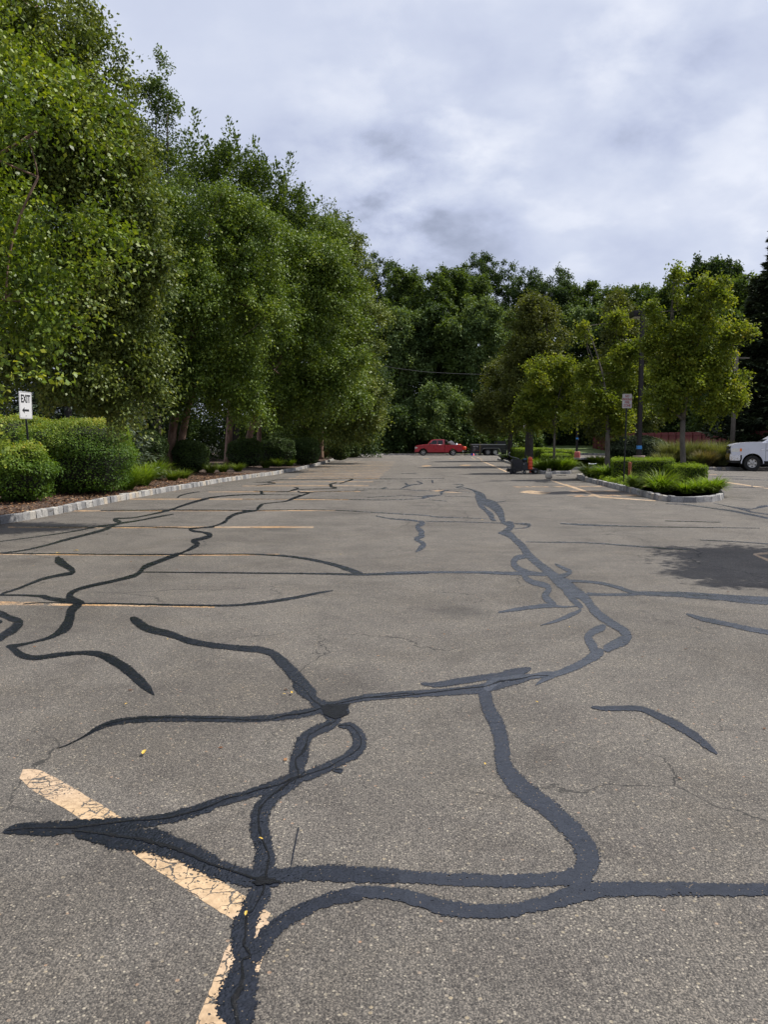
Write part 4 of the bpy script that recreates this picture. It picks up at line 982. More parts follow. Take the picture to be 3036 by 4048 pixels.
for i,(px,py,rx,ry,Y,lm) in enumerate(US):
    k=Y/F; c=At(px,py,Y); zb=.2 if Y<104 else .9
    bl=[(c,(rx*k,rx*k*.8,ry*k)),((c.x+.5,Y,max(1.,c.z*.45)),(rx*k*1.1,rx*k*.8,c.z*.5+.5))]
    tree('shrub',UL[i],'shrub',(c.x,Y,zb),bl,lm,.34,220,13,6,rx*k*.30,1.,.10,None,'bark_dark',200+i,'undergrowth at the edge of the wood',rmin=.35,zmin=zb,nlimb=16,fork=1.)

# ---- trees of the planted islands
GI='trees of the parking islands'
tree('island_tree','biggest yellow green island tree, right of the tall lamp post','tree',(At(2697,1800,26.7).x,26.7,.12),
     PB(26.7,(2665,1130,26,60),(2680,1230,48,60),(2690,1330,60,60),(2800,1120,48,60),(2815,1210,50,60),(2790,1300,45,50),(2590,1240,38,42),(2620,1340,60,50),(2600,1430,75,60),(2700,1440,85,70),(2800,1420,75,60),(2900,1330,55,48),(2890,1420,70,55),(2910,1520,60,55),(2810,1530,80,65),(2700,1550,80,65),(2610,1530,60,60),(2640,1610,60,42),(2800,1620,80,38),(2880,1600,50,32),(2560,1370,26,36)),
     'leaf_pear',.10,250,24,7,.36,1.0,.105,None,'bark_grey',61,GI,up=.55,spread=.7,droop=.15,hang=.3,rmin=.35,fork=2.2,nlimb=110,sub=2)
tree('island_tree','smaller yellow green tree with bare upright branches, left of the near parking sign','tree',(At(2402,1800,34.6).x,34.6,.12),
     PB(34.6,(2318,1290,18,30),(2325,1380,24,45),(2440,1280,26,32,.6),(2480,1400,50,70,.7),(2390,1480,50,50),(2480,1510,60,60,.8),(2350,1580,70,55),(2430,1600,80,60),(2520,1600,50,60,.9),(2300,1630,45,35),(2400,1670,80,38),(2540,1520,35,50,.9),(2330,1480,28,40)),
     'leaf_pear',.115,185,22,7,.40,1.0,.115,None,'bark_grey',62,GI,up=.6,spread=.65,droop=.15,hang=.3,rmin=.35,fork=2.0,nlimb=90,sub=2)
tree('island_tree','dull green tree behind the tree with bare upright branches','tree',(At(2440,1790,56).x,56,.12),
     PB(56,(2450,1240,70,70),(2480,1350,90,110),(2440,1550,110,130),(2380,1680,70,45),(2560,1450,50,110),(2560,1620,60,80)),
     'leaf_pear_dark',.16,300,17,7,.7,.9,.22,None,'bark_dark',63,GI,up=.5,rmin=.4,fork=3)
tree('island_tree','low yellow green tree with a straight slim trunk, beside the black machine','tree',(At(2190,1860,41.8).x,41.8,.12),
     PB(41.8,(2120,1470,40,40),(2190,1460,50,45),(2250,1470,45,45),(2160,1540,80,60),(2260,1540,60,60),(2190,1620,100,65),(2110,1590,60,60),(2100,1650,55,38),(2250,1640,60,45),(2290,1590,40,45),(2140,1690,40,22)),
     'leaf_pear',.115,240,21,7,.44,1.0,.07,None,'bark_grey',64,GI,up=.45,spread=.7,droop=.2,hang=.3,rmin=.35,fork=2.2,nlimb=70,sub=2)
tree('island_tree','tall dull green tree directly behind the far parking sign','tree',(At(2092,1790,53).x,53,.12),
     PB(53,(2110,1230,60,60),(2160,1290,70,70),(2080,1340,70,70),(2140,1400,90,80),(2060,1450,70,80),(2060,1560,100,90),(2180,1480,60,90),(2100,1650,100,50),(2010,1620,60,60)),
     'leaf_pear_dark',.16,400,18,7,.75,.95,.30,None,'bark_dark',65,GI,up=.5,rmin=.4,fork=2.6,nlimb=60)
tree('island_tree','dull green tree with the farthest trunk, over the black trailer','tree',(At(2018,1790,68).x,68,.12),
     PB(68,(1990,1470,60,60),(2040,1500,60,70),(1960,1570,80,60),(2050,1600,80,80),(1990,1670,100,42),(1915,1640,40,42)),
     'leaf_pear_dark',.18,270,18,7,.85,.92,.22,None,'bark_dark',66,GI,up=.45,rmin=.4,fork=2.8)
tree('island_tree','tree just out of the picture at the right, casting the broad shadow on the asphalt','tree',(9.1,11.2,.0),
     [((8.5,10.9,4.6),(1.6,1.5,1.3)),((9.7,11.6,5.2),(1.7,1.5,1.4)),((8.9,12.0,5.0),(1.5,1.2,1.2)),((9.9,10.3,4.4),(1.5,1.2,1.2)),((8.0,11.3,4.0),(.9,.9,.7))],
     'leaf_pear',.12,560,18,7,.42,1.,.16,None,'bark_grey',67,GI,up=.4,rmin=.3,fork=2.)

# ---- clipped bushes and hedges
def bush(name,label,cat,c,r,mat,seed,leaf=.06,n=9000,pw=2.6,group=None,z0=.12,rz=0,rough=.07,tuft=0.):
    """super-ellipsoid bush; c = foot centre, r=(rx,ry,height)"""
    rng=np.random.default_rng(seed); root=empty(name,c,label,cat,group,rz)
    d=nrm(rng.normal(0,1,(n,3))); d[:,2]=np.abs(d[:,2])*np.where(rng.uniform(0,1,n)<.30,-1,1)
    q=(np.abs(d)**pw).sum(1)**(-1/pw)
    s=d*q[:,None]; ph=rng.uniform(0,6.28,8)
    lump=1+rough*(np.sin(s[:,0]*6+ph[0])*np.sin(s[:,1]*5+ph[1])+np.sin(s[:,2]*8+ph[2]+s[:,0]*3))*.6
    dep=1-np.abs(rng.normal(0,.055,n))+tuft*rng.uniform(0,1,n)**6
    hz=r[2]/2; p=s*(lump*dep)[:,None]*np.array([r[0],r[1],hz])+np.array([0,0,hz+.02])
    o=nrm(d*np.array([1/r[0],1/r[1],1/hz])); 
    k=p[:,2]>.02; p=p[k];o=o[k]; m=len(p)
    tang=nrm(np.cross(o,rng.normal(0,1,(m,3))))
    ld=tang*.8+o*.55+rng.normal(0,.3,(m,3)); ld[:,2]-=.05
    up=o+rng.normal(0,.45,(m,3)); up[:,2]+=.5
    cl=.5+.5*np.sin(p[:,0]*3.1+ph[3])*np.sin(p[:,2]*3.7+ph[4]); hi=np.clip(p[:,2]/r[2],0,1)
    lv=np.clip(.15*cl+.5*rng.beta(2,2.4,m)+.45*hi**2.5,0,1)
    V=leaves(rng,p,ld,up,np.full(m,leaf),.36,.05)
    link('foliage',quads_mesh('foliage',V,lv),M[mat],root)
    # dense inner twigs
    mb=MB(); nu,nv=18,10; b=[]
    for j in range(nv+1):
        th=-math.pi/2+math.pi*j/nv
        for i in range(nu):
            a=2*math.pi*i/nu; dd=np.array([math.cos(a)*math.cos(th),math.sin(a)*math.cos(th),math.sin(th)])
            q=(np.abs(dd)**pw).sum()**(-1/pw); v=dd*q*.88*np.array([r[0],r[1],hz]); mb.v.append((v[0],v[1],max(.0,v[2]+hz)))
    for j in range(nv):
        for i in range(nu): mb.f.append((j*nu+i,j*nu+(i+1)%nu,(j+1)*nu+(i+1)%nu,(j+1)*nu+i))
    mb.build('inner_twigs',M['core'],root)
    return root
def bushpx(name,label,px0,px1,ptop,Y,mat,seed,depth=None,**k):
    cx=(px0+px1)/2; rx=(px1-px0)/2*Y/F; top=At(cx,ptop,Y).z; x=At(cx,1800,Y).x
    z0=k.pop('zb',.2); return bush(name,label,k.pop('cat','bush'),(x,Y,z0),(rx,depth or rx,top-z0),mat,seed,**k)
GB='clipped bushes of the left bed'
bushpx('clipped_bush','nearest clipped bush, low and dark below, at the left edge beside the granite kerb',-70,190,1765,19.8,'leaf_hedge',71,leaf=.062,n=15000,rough=.16,tuft=.2,group=GB,zb=.16)
bushpx('clipped_bush','large rounded clipped bush with yellow orange tips, widest in the left bed',130,502,1668,23.2,'leaf_hedge',72,depth=1.5,leaf=.058,n=30000,pw=3.6,rough=.09,tuft=.1,group=GB,zb=.18)
bushpx('clipped_bush','clipped bush with a flat green top just behind the post of the exit sign',-140,250,1655,24.6,'leaf_hedge',73,depth=1.2,leaf=.06,n=16000,pw=3.,group=GB,tuft=.1)
bushpx('clipped_bush','deeply shaded bush between the large rounded bush and the leaning trunks',500,655,1700,34,'leaf_hedge_shade',74,leaf=.08,n=9000,group=GB)
bushpx('clipped_bush','dark rounded bush just right of the leaning trunks',685,820,1742,38,'leaf_hedge_shade',75,leaf=.08,n=9000,group=GB)
bushpx('clipped_bush','dark bush right of the two slim dark trunks',900,1035,1738,46,'leaf_hedge_shade',76,leaf=.09,n=8000,group=GB)
bushpx('clipped_bush','tall dark bush, left one of the pair at the kerb bend',1030,1165,1735,50,'leaf_hedge_shade',77,leaf=.10,n=8000,group=GB,pw=3.2)
bushpx('clipped_bush','tall green bush, right one of the pair at the kerb bend',1150,1262,1735,52,'leaf_hedge_shade',78,leaf=.10,n=8000,group=GB,pw=3.2)
bushpx('clipped_bush','small dark bush under the rounded end birch',1305,1380,1752,66,'leaf_hedge_shade',79,leaf=.12,n=5000,group=GB)
bushpx('clipped_bush','farthest small bush where the kerb meets the lawn',1360,1425,1748,78,'leaf_hedge_shade',80,leaf=.13,n=5000,group=GB)
bushpx('round_shrub','large blue green shrub in front of the red fence, behind the lamp post',2408,2628,1727,56,'leaf_blue',81,depth=1.6,leaf=.12,n=14000,rough=.09,tuft=.1,zb=.12,cat='shrub')
def hedge(label,x0,x1,y0,y1,h,seed,n,leaf=.045,rz=0,c=(0,0)):
    rng=np.random.default_rng(seed); cx,cy=(x0+x1)/2,(y0+y1)/2; a,b=(x1-x0)/2,(y1-y0)/2
    root=empty('clipped_hedge',(cx,cy,.12),label,'hedge','low box hedges of the islands',rz)
    A=np.array([4*a*b*1.2,2*a*h,2*a*h,2*b*h,2*b*h]); A/=A.sum(); f=rng.choice(5,n,p=A)
    u=rng.uniform(-1,1,n);v=rng.uniform(-1,1,n);w_=rng.uniform(0,1,n)
    p=np.zeros((n,3));o=np.zeros((n,3))
    for k,(ax,sg) in enumerate([(2,1),(1,-1),(1,1),(0,-1),(0,1)]):
        i=f==k
        if ax==2: p[i]=np.stack([u[i]*a,v[i]*b,np.full(i.sum(),h)],1); o[i]=(0,0,1)
        if ax==1: p[i]=np.stack([u[i]*a,np.full(i.sum(),sg*b),w_[i]*h],1); o[i]=(0,sg,.1)
        if ax==0: p[i]=np.stack([np.full(i.sum(),sg*a),u[i]*b,w_[i]*h],1); o[i]=(sg,0,.1)
    lump=.035*np.sin(p[:,0]*5+seed)*np.sin(p[:,1]*4.+p[:,2]*6)
    p+=o*(lump-np.abs(rng.normal(0,.028,n)))[:,None]+rng.normal(0,.012,(n,3))
    p+=(o[:,2]>.5)[:,None]*np.array([0,0,1.])*(rng.uniform(0,1,n)**7*.09)[:,None]
    t=nrm(np.cross(o,rng.normal(0,1,(n,3))))
    ld=t*.8+o*.6+np.array([0,0,.35]); up=o+rng.normal(0,.5,(n,3)); up[:,2]+=.4
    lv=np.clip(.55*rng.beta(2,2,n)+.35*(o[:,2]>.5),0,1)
    link('foliage',quads_mesh('foliage',leaves(rng,p,ld,up,np.full(n,leaf),.3,.04),lv),M['leaf_box'],root)
    MB().box(-a+.07,a-.07,-b+.07,b-.07,0,h-.06).build('inner_twigs',M['core'],root)
    return root
hedge('long clipped hedge on the near island behind the parking sign post',8.95,11.2,30.9,32.4,.80,91,16000,.05,rz=R(-14))
hedge('short dark fronted hedge block at the right end of the near island',8.95,10.0,24.9,26.0,.74,92,12000,.045,rz=R(-4))
hedge('far left hedge block of the long island beside the trailer',10.6,12.6,60,68,.95,93,9000,.09)
hedge('middle hedge block of the long island behind the orange duct',10.3,12.2,52,56,.92,94,8000,.08)
hedge('hedge block beside the slim trunk, right of the black machine',8.75,10.0,43.1,45.2,.80,95,9000,.06)
# ---- blades: daylilies and tall grasses
def grass(name,label,cat,c,nb,L,rad,mat,seed,bend=.9,wd=.011,lean=.5,group=None,seg=4):
    rng=np.random.default_rng(seed); root=Vector(c)
    a=rng.uniform(0,6.283,nb); r0=rad*.35*np.sqrt(rng.uniform(0,1,nb)); le=L*rng.uniform(.6,1.1,nb)
    o=np.stack([np.cos(a),np.sin(a),np.zeros(nb)],1); az=a+rng.normal(0,.5,nb); h=np.stack([np.cos(az),np.sin(az),np.zeros(nb)],1)
    p=o*r0[:,None]; el=np.clip(rng.normal(1.25-lean*.35,.16,nb),.55,1.5); bd=bend*rng.uniform(.6,1.25,nb)
    side=np.cross(h,[0,0,1.]); quads=[];lv=[]; tone=rng.beta(2,2,nb)
    for s in range(seg):
        e0=el-bd*(s/seg)*1.3; dirv=h*np.cos(e0)[:,None]+np.array([0,0,1.])*np.sin(e0)[:,None]
        q=p+dirv*(le/seg)[:,None]
        w0=wd*(1 if s else .8)*(1-.12*s); w1=wd*(1-.12*(s+1)) if s<seg-1 else wd*.12
        quads.append(np.stack([p-side*w0,p+side*w0,q+side*w1,q-side*w1],1)); lv.append(np.clip(tone*.8+.2*s/seg,0,1)); p=q
    V=np.concatenate(quads); V[...,2]=np.maximum(V[...,2],.01)
    me=quads_mesh(name,V,np.concatenate(lv)); me.materials.append(M[mat])
    o=bpy.data.objects.new(name,me); col.objects.link(o); o.location=root
    return tag(o,label,cat,group)
def gp(px,py,z=.15): return G(px,py,z)
GL='daylily clumps beside the kerbs'
for i,(px,py,nb,L,rad,mt,lb) in enumerate([
 (500,1936,520,1.05,.5,'blade_lily','bright green daylily clump nearest the large rounded bush'),
 (565,1920,500,1.0,.5,'blade_lily','bright green daylily clump, middle of the three by the kerb'),
 (610,1895,480,1.05,.5,'blade_lily','bright green daylily clump at the right of the three by the kerb'),
 (525,1890,300,1.0,.4,'blade_lily_shade','daylily clump half hidden behind the three bright ones'),
 (680,1900,320,.6,.45,'blade_lily_shade','dark daylily clump at the foot of the leaning trunks'),
 (725,1893,300,.55,.42,'blade_lily_shade','dark daylily clump just right of the leaning trunks'),
 (830,1872,300,.65,.45,'blade_lily_shade','shaded daylily clump left of the two slim dark trunks'),
 (880,1868,300,.65,.45,'blade_lily_shade','shaded daylily clump at the foot of the two slim dark trunks'),
 (940,1864,300,.6,.45,'blade_lily_shade','shaded daylily clump right of the two slim dark trunks'),
 (1050,1850,300,.7,.5,'blade_lily_shade','shaded daylily clump in front of the tall bush pair'),
 (1100,1844,300,.7,.5,'blade_lily_shade','shaded daylily clump before the gap of the tall bush pair'),
 (1145,1842,260,.6,.5,'blade_lily','yellow green daylily clump at the kerb bend'),
 ]): grass('daylily',lb,'daylily',gp(px,py),nb,L,rad,M and mt,300+i,group=GL,wd=.011)
grass('ornamental_grass','tan ornamental grass between the kerb bend and the end birch','grass',gp(1275,1812),500,1.3,.7,'blade_dry',330,bend=.7,wd=.016)
GN='daylily clumps of the near island'
for i,(x,y,nb,L,rad,mt,lb) in enumerate([
 (8.75,33.9,420,.75,.5,'blade_lily_shade','dark daylily clump at the far left tip of the near island'),
 (8.95,35.3,420,.8,.5,'blade_lily_shade','dark daylily clump behind the left tip of the near island'),
 (9.0,32.6,620,.95,.55,'blade_lily','tall bright upright grass clump at the left end of the long hedge'),
 (8.75,28.9,160,.6,.45,'blade_lily','small loose daylily clump at the foot of the near parking sign'),
 (8.2,23.9,380,.8,.5,'blade_lily','broad arching daylily clump, left one before the dark hedge block'),
 (8.45,24.6,460,.95,.5,'blade_lily_shade','arching daylily clump rising against the dark hedge block'),
 (8.7,23.2,260,.62,.45,'blade_lily','arching daylily clump overhanging the kerb, middle of the row'),
 (9.15,23.4,280,.62,.45,'blade_lily','arching daylily clump overhanging the kerb just left of the brightest one'),
 (9.6,23.6,460,.66,.42,'blade_lily','brightest daylily clump at the right end of the near island'),
 (9.8,24.2,380,.66,.42,'blade_lily','bright daylily clump behind the right end of the near island'),
 (8.2,26.2,300,.6,.45,'blade_lily_shade','small daylily clump between the rusty post and the broad arching clump'),
 ]): grass('daylily',lb,'daylily',(x,y,.12),nb,L,rad,mt,340+i,group=GN,wd=.016,bend=1.05,lean=.7)
for i,(px,Y,nb,L,lb) in enumerate([(2215,41.7,700,.95,'bright daylily clump right of the slim trunk behind the propane tank'),(2245,42.3,600,.85,'bright daylily clump at the right end of the far island kerb'),(2170,41.8,500,.8,'daylily clump left of the slim trunk behind the propane tank'),(2140,42.3,420,.7,'daylily clump right of the orange duct'),(2100,47,420,.8,'sunlit grass clump seen behind the orange duct'),(1992,68,400,.7,'pale clump at the far tip of the long island')]):
    grass('daylily',lb,'daylily',(At(px,1850,Y).x,Y,.12),nb,L,.55,'blade_lily',360+i,group='daylily clumps of the long island',wd=.016)
for i,(px,Y,nb,L,mt,lb) in enumerate([(2665,52,1500,1.75,'blade_miscanthus','tall grey green grass clump just left of the big island trunk'),(2735,53,1500,1.8,'blade_miscanthus','tall grey green grass clump just right of the big island trunk'),(2810,52.5,1300,1.75,'blade_miscanthus','tall grass clump with the tan dry clump before it'),(2850,51.5,1300,1.7,'blade_miscanthus','tall grass clump beside the white pickup bumper'),(2788,50.3,900,1.15,'blade_dry','tan dry grass clump between the tall green clumps'),(2765,50.2,500,.9,'blade_miscanthus','short grass clump left of the tan dry clump'),(2620,50.5,600,1.0,'blade_miscanthus','short pale grass clump between the blue green shrub and the tall grass')]):
    grass('ornamental_grass',lb,'grass',(At(px,1850,Y).x,Y,.12),nb,L,1.0,mt,380+i,group='ornamental grasses on the long island',wd=.014,bend=.55,lean=.25)
grass('low_shrub','low dark spreading shrub left of the blue green shrub','shrub',(At(2365,1850,54).x,54,.12),900,.8,1.6,'blade_lily_shade',395,bend=.9,wd=.02)
# low ground cover with small round leaves on the near island (nobody could count it)
def cover():
    rng=np.random.default_rng(77); n=7000
    a=np.array([8.15,27.0]); b=np.array([8.9,33.0]); t=rng.uniform(0,1,n)
    xy=a*(1-t)[:,None]+b*t[:,None]+np.stack([rng.uniform(-.25,.75,n),rng.uniform(-.4,.4,n)],1)
    xk=7.66+(8.3-7.66)*(xy[:,1]-21.6)/12.4+.2; xy=xy[xy[:,0]>xk]; n=len(xy)
    p=np.concatenate([xy,(.13+.20*rng.uniform(0,1,n)*(.5+.5*np.sin(xy[:,0]*9)*np.sin(xy[:,1]*7)))[:,None]],1)
    u=rng.normal(0,.5,(n,3)); u[:,2]+=1
    me=quads_mesh('ground_cover',leaves(rng,p,rng.normal(0,1,(n,3)),u,np.full(n,.06),.42),rng.beta(2,2,n))
    tag(link('ground_cover',me,M['leaf_box']),'low leafy ground cover on the near island bed','plants',kind='stuff')
cover()
def chips():
    rng=np.random.default_rng(78); n=16000
    y=10+28*rng.uniform(0,1,n)**1.3; kx=np.interp(y,[p.y for p in leftk],[p.x for p in leftk]); off=.16+2.6*rng.uniform(0,1,n)**1.2
    p=np.stack([kx-off,y,.135+.0225*off+rng.uniform(0,.02,n)],1)
    u=rng.normal(0,.35,(n,3)); u[:,2]+=1
    me=quads_mesh('mulch_chips',leaves(rng,p,rng.normal(0,1,(n,3))*np.array([1,1,.15]),u,np.full(n,.07),.2,.02),rng.uniform(0,1,n))
    tag(link('mulch_chips',me,M['chip']),'brown and pale bark chips strewn over the left bed','mulch',kind='stuff')
chips()

def litter():
    rng=np.random.default_rng(79); n=2600
    y=8+60*rng.uniform(0,1,n)**1.2; kx=np.interp(y,[p.y for p in leftk],[p.x for p in leftk]); off=np.abs(rng.normal(0,.22,n))+.02
    p=np.stack([kx+off,y,np.full(n,.006)+rng.uniform(0,.006,n)],1)
    m=900; q=np.stack([rng.uniform(-7,14,m),rng.uniform(3,70,m)**1.0,np.full(m,.007)],1); p=np.concatenate([p,q]); n=len(p)
    u=rng.normal(0,.2,(n,3)); u[:,2]+=1
    me=quads_mesh('leaf_litter',leaves(rng,p,rng.normal(0,1,(n,3))*np.array([1,1,.03]),u,np.full(n,.032),.25,.02),rng.uniform(0,1,n))
    tag(link('leaf_litter',me,M['chip']),'small brown leaf bits and bark crumbs along the left kerb and on the asphalt','litter',kind='stuff')
litter()
# ---------------------------------------------------------------- vehicles
def arc(cx,cz,r,a0,a1,n=10): return [(cx+r*math.cos(R(a0+(a1-a0)*i/n)),cz+r*math.sin(R(a0+(a1-a0)*i/n))) for i in range(n+1)]
def wheel(parent,x,y,r,w,rimr,spokes,side,holes=False,rimmat='alloy'):
    """side=-1: outer face toward -y"""
    t=MB(); t.lathe([(rimr,-w/2),(r*.93,-w/2),(r,-w*.36),(r,w*.36),(r*.93,w/2),(rimr,w/2),(rimr,-w/2)],28,(0,0,0),'y')
    o=t.build('wheel',M['rubber'],parent,smooth=50); o.location=(x,y,r)
    m=MB(); yo=side*w*.46
    m.lathe([(rimr*1.0,yo),(rimr*.93,yo-side*.005),(rimr*.86,yo-side*.05),(rimr*.86,-yo)],28,(0,0,0),'y')
    for k in range(spokes):
        a=2*math.pi*k/spokes; c,s=math.cos(a),math.sin(a); wd=rimr*.15 if not holes else rimr*.27
        pts=[]
        for rr,ww in ((rimr*.12,wd*1.1),(rimr*.9,wd*.85)):
            for sg in(-1,1): pts.append((rr*c-sg*ww*s,rr*s+sg*ww*c))
        q=[(p[0],yo-side*.02,p[1]) for p in pts]+[(p[0],yo-side*.05,p[1]) for p in pts]
        m.add(q,[(0,1,3,2),(4,6,7,5),(0,2,6,4),(1,5,7,3),(0,4,5,1),(2,3,7,6)])
    m.lathe([(0,yo+side*.012),(rimr*.16,yo+side*.008),(rimr*.28,yo-side*.02),(rimr*.28,yo-side*.06)],16,(0,0,0),'y')
    rim=m.build('rim',M[rimmat],o,smooth=30)
    d=MB(); d.lathe([(0,yo-side*.075),(rimr*.86,yo-side*.075)],20,(0,0,0),'y'); d.build('brake_disc',M['black_plastic'],o)
    return o
def pickup(label,loc,rz,paint,P):
    root=empty('pickup_truck',loc,label,'pickup truck',None,rz)
    hw=P['hw']; xf,xr=P['xf'],P['xr']; r=P['r']; A=P['arch']; zs=P['sill']; belt=P['belt']; cabr=P['cabr']; L=P['L']; bedz_=P['bed']
    # lower body with wheel openings up to the belt; hood and cab section
    out=[(P['nose'][0][0],P['nose'][0][1])]+P['nose'][1:]+P['hood']+[(cabr,belt)]
    low=[(cabr,zs),(xf+A*.98,zs)]+arc(xf,r*.98,A,12,168)+[(xf-A*.98,P['nose'][0][1]+.02)]
    b=MB(); b.prism(out+low,-hw,hw)
    body=b.build('body',paint,root,smooth=40,bevel=.045,seg=3)
    # cargo bed: two walls with arch, tailgate, floor, front wall
    bd=MB(); g=cabr+.03
    wall=[(g,zs),(g,bedz_),(L,bedz_-.01),(L+.04,zs+.35),(L-.02,zs+.12),(xr+A*.98,zs+.05)]+arc(xr,r*.98,A,8,172)+[(xr-A*.98,zs)]
    bd.prism(wall,-hw,-hw+.09); bd.prism(wall,hw-.09,hw)
    bd.box(L-.07,L,-hw+.09,hw-.09,zs+.2,bedz_-.02); bd.box(g,L-.07,-hw+.09,hw-.09,zs+.22,zs+.3); bd.box(g,g+.05,-hw+.09,hw-.09,zs+.3,bedz_-.02)
    bd.build('cargo_bed',paint,root,smooth=40,bevel=.02)
    # cab roof frame: tapered greenhouse
    gh=P['cab']; n=len(gh); c=MB(); tw=P['tumble']; zt=max(z for x,z in gh); zb=min(z for x,z in gh)
    def yw(z): return hw-.03-(tw*(z-zb)/(zt-zb))
    vs=[(x,-yw(z),z) for x,z in gh]+[(x,yw(z),z) for x,z in gh]
    c.add(vs,[tuple(range(n)),tuple(range(2*n-1,n-1,-1))]+[(i,i+n,(i+1)%n+n,(i+1)%n) for i in range(n)])
    c.build('cab',paint,root,smooth=40,bevel=.05,seg=3)
    def pane(name,poly,side,mat='glass_dark',off=.004,th=.012):
        q=[(x,side*(yw(z)+off),z) for x,z in poly]+[(x,side*(yw(z)-th),z) for x,z in poly]; m=len(poly)
        return MB().add(q,[tuple(range(m)),tuple(range(2*m-1,m-1,-1))]+[(i,i+m,(i+1)%m+m,(i+1)%m) for i in range(m)]).build(name,M[mat],root)
    for s in(-1,1):
        for w_ in P['windows']: pane('side_window',w_,s)
    # windscreen and rear window
    for nm,(a,b2) in (('windshield',P['ws']),('rear_window',P['rw'])):
        if not a: continue
        d=Vector((b2[0]-a[0],0,b2[1]-a[1])); nn=Vector((-d.z,0,d.x)).normalized(); 
        if nm=='rear_window': nn=Vector((d.z,0,-d.x)).normalized()
        q=[]
        for (x,z) in (a,b2):
            for s in(-1,1): q.append((x+nn.x*.006,s*(yw(z)-.08),z+nn.z*.006))
        q2=[(x-nn.x*.02,y,z-nn.z*.02) for x,y,z in q]
        MB().add(q+q2,[(0,1,3,2),(4,6,7,5),(0,2,6,4),(1,5,7,3),(0,4,5,1),(2,3,7,6)]).build(nm,M['glass_dark'],root)
    for s in(-1,1):
        wheel(root,xf,s*(hw-.16),r,P['tw'],P['rim'],P['spokes'],s,P.get('holes',False)); wheel(root,xr,s*(hw-.16),r,P['tw'],P['rim'],P['spokes'],s,P.get('holes',False))
        # door seams, handle, mirror
        for x in P['seams']: MB().box(x-.006,x+.006,s*hw-.004,s*hw+.002,zs+.06,belt-.02).build('door_seam',M['black_plastic'],root)
        MB().box(P['handle']-.09,P['handle']+.09,s*(hw+.002),s*(hw+.03),belt-.17,belt-.12).build('door_handle',M['black_plastic'] if P.get('dark_handle') else paint,root,bevel=.008)
        mx,mz=P['mirror']; m=MB(); m.box(mx-.05,mx+.07,s*(hw+.06),s*(hw+.30),mz-.09,mz+.13); m.box(mx,mx+.04,s*(hw-.06),s*(hw+.07),mz-.05,mz-.01)
        m.build('side_mirror',M['black_plastic'],root,bevel=.02)
        MB().box(P['lamp'][0],P['lamp'][1],s*(hw-.30),s*(hw+.004),P['lamp'][2],P['lamp'][3]).build('headlight',M['headlamp'],root,bevel=.015)
        MB().box(P['lamp'][1]+.003,P['lamp'][1]+P.get('amber',.05),s*(hw-.06),s*(hw+.006),P['lamp'][2]+.03,P['lamp'][3]-.01).build('indicator',M['amber'],root,bevel=.01)
        MB().box(L-.02,L+.035,s*(hw-.16),s*(hw+.004),zs+.42,bedz_-.12).build('tail_light',M['tail_red'],root,bevel=.01)
    # chassis and underbody
    MB().box(xf-.5,L-.2,-hw+.35,hw-.35,r*.75,zs+.12).build('chassis',M['black_plastic'],root)
    fb=P['fbumper']; MB().box(fb[0],fb[1],-hw+.02,hw-.02,fb[2],fb[3]).build('front_bumper',M[P.get('bumpermat','chrome')] if P.get('bumpermat')!='paint' else paint,root,bevel=.03,smooth=40)
    MB().box(fb[0]+.07,fb[1]+.1,-hw+.15,hw-.15,fb[2]-.14,fb[2]+.01).build('air_dam',M['black_plastic'],root,bevel=.02)
    gr=P['grille']; MB().box(gr[0],gr[0]+.06,-hw+.32,hw-.32,gr[1],gr[2]).build('grille',M['black_plastic'],root,bevel=.015)
    c=MB(); c.box(gr[0]-.02,gr[0]+.01,-.035,.035,gr[1],gr[2]); c.box(gr[0]-.02,gr[0]+.01,-hw+.32,hw-.32,(gr[1]+gr[2])/2-.03,(gr[1]+gr[2])/2+.03); c.box(gr[0]-.02,gr[0]+.01,-hw+.30,hw-.30,gr[2]-.03,gr[2]+.02)
    c.build('grille_bar',M['chrome'],root)
    MB().box(L+.0,L+.16,-hw+.05,hw-.05,zs+.04,zs+.2).build('rear_bumper',M['chrome'],root,bevel=.02)
    return root
u=.0048
redP=dict(hw=.98,xf=.94,xr=4.50,r=.385,tw=.27,rim=.245,spokes=5,arch=.50,sill=.40,belt=1.33,cabr=3.48,L=5.62,bed=1.29,
  nose=[(.05,.43),(-.03,.62),(-.02,.86),(.05,1.12)],hood=[(.35,1.22),(.9,1.31),(1.40,1.345),(1.62,1.35)],
  cab=[(1.30,1.30),(1.46,1.345),(2.00,1.87),(2.33,1.935),(3.40,1.935),(3.48,1.85),(3.50,1.30)],tumble=.15,
  windows=[[(1.76,1.36),(2.09,1.80),(2.58,1.825),(2.58,1.36)],[(2.66,1.36),(2.66,1.825),(3.26,1.82),(3.30,1.36)]],
  ws=((1.50,1.39),(1.98,1.80)),rw=((3.50,1.40),(3.48,1.78)),seams=[1.40,2.98],handle=2.62,dark_handle=True,mirror=(1.72,1.42),
  lamp=(-.02,.26,.86,1.02),amber=.04,fbumper=(-.07,.3,.42,.62),bumpermat='paint',grille=(-.035,.70,.98))
red=pickup('red extended cab pickup parked by the far kerb, hitched to the black trailer',(At(1641,1799,97.6).x,97.6,0),0,M['red_paint'],redP)
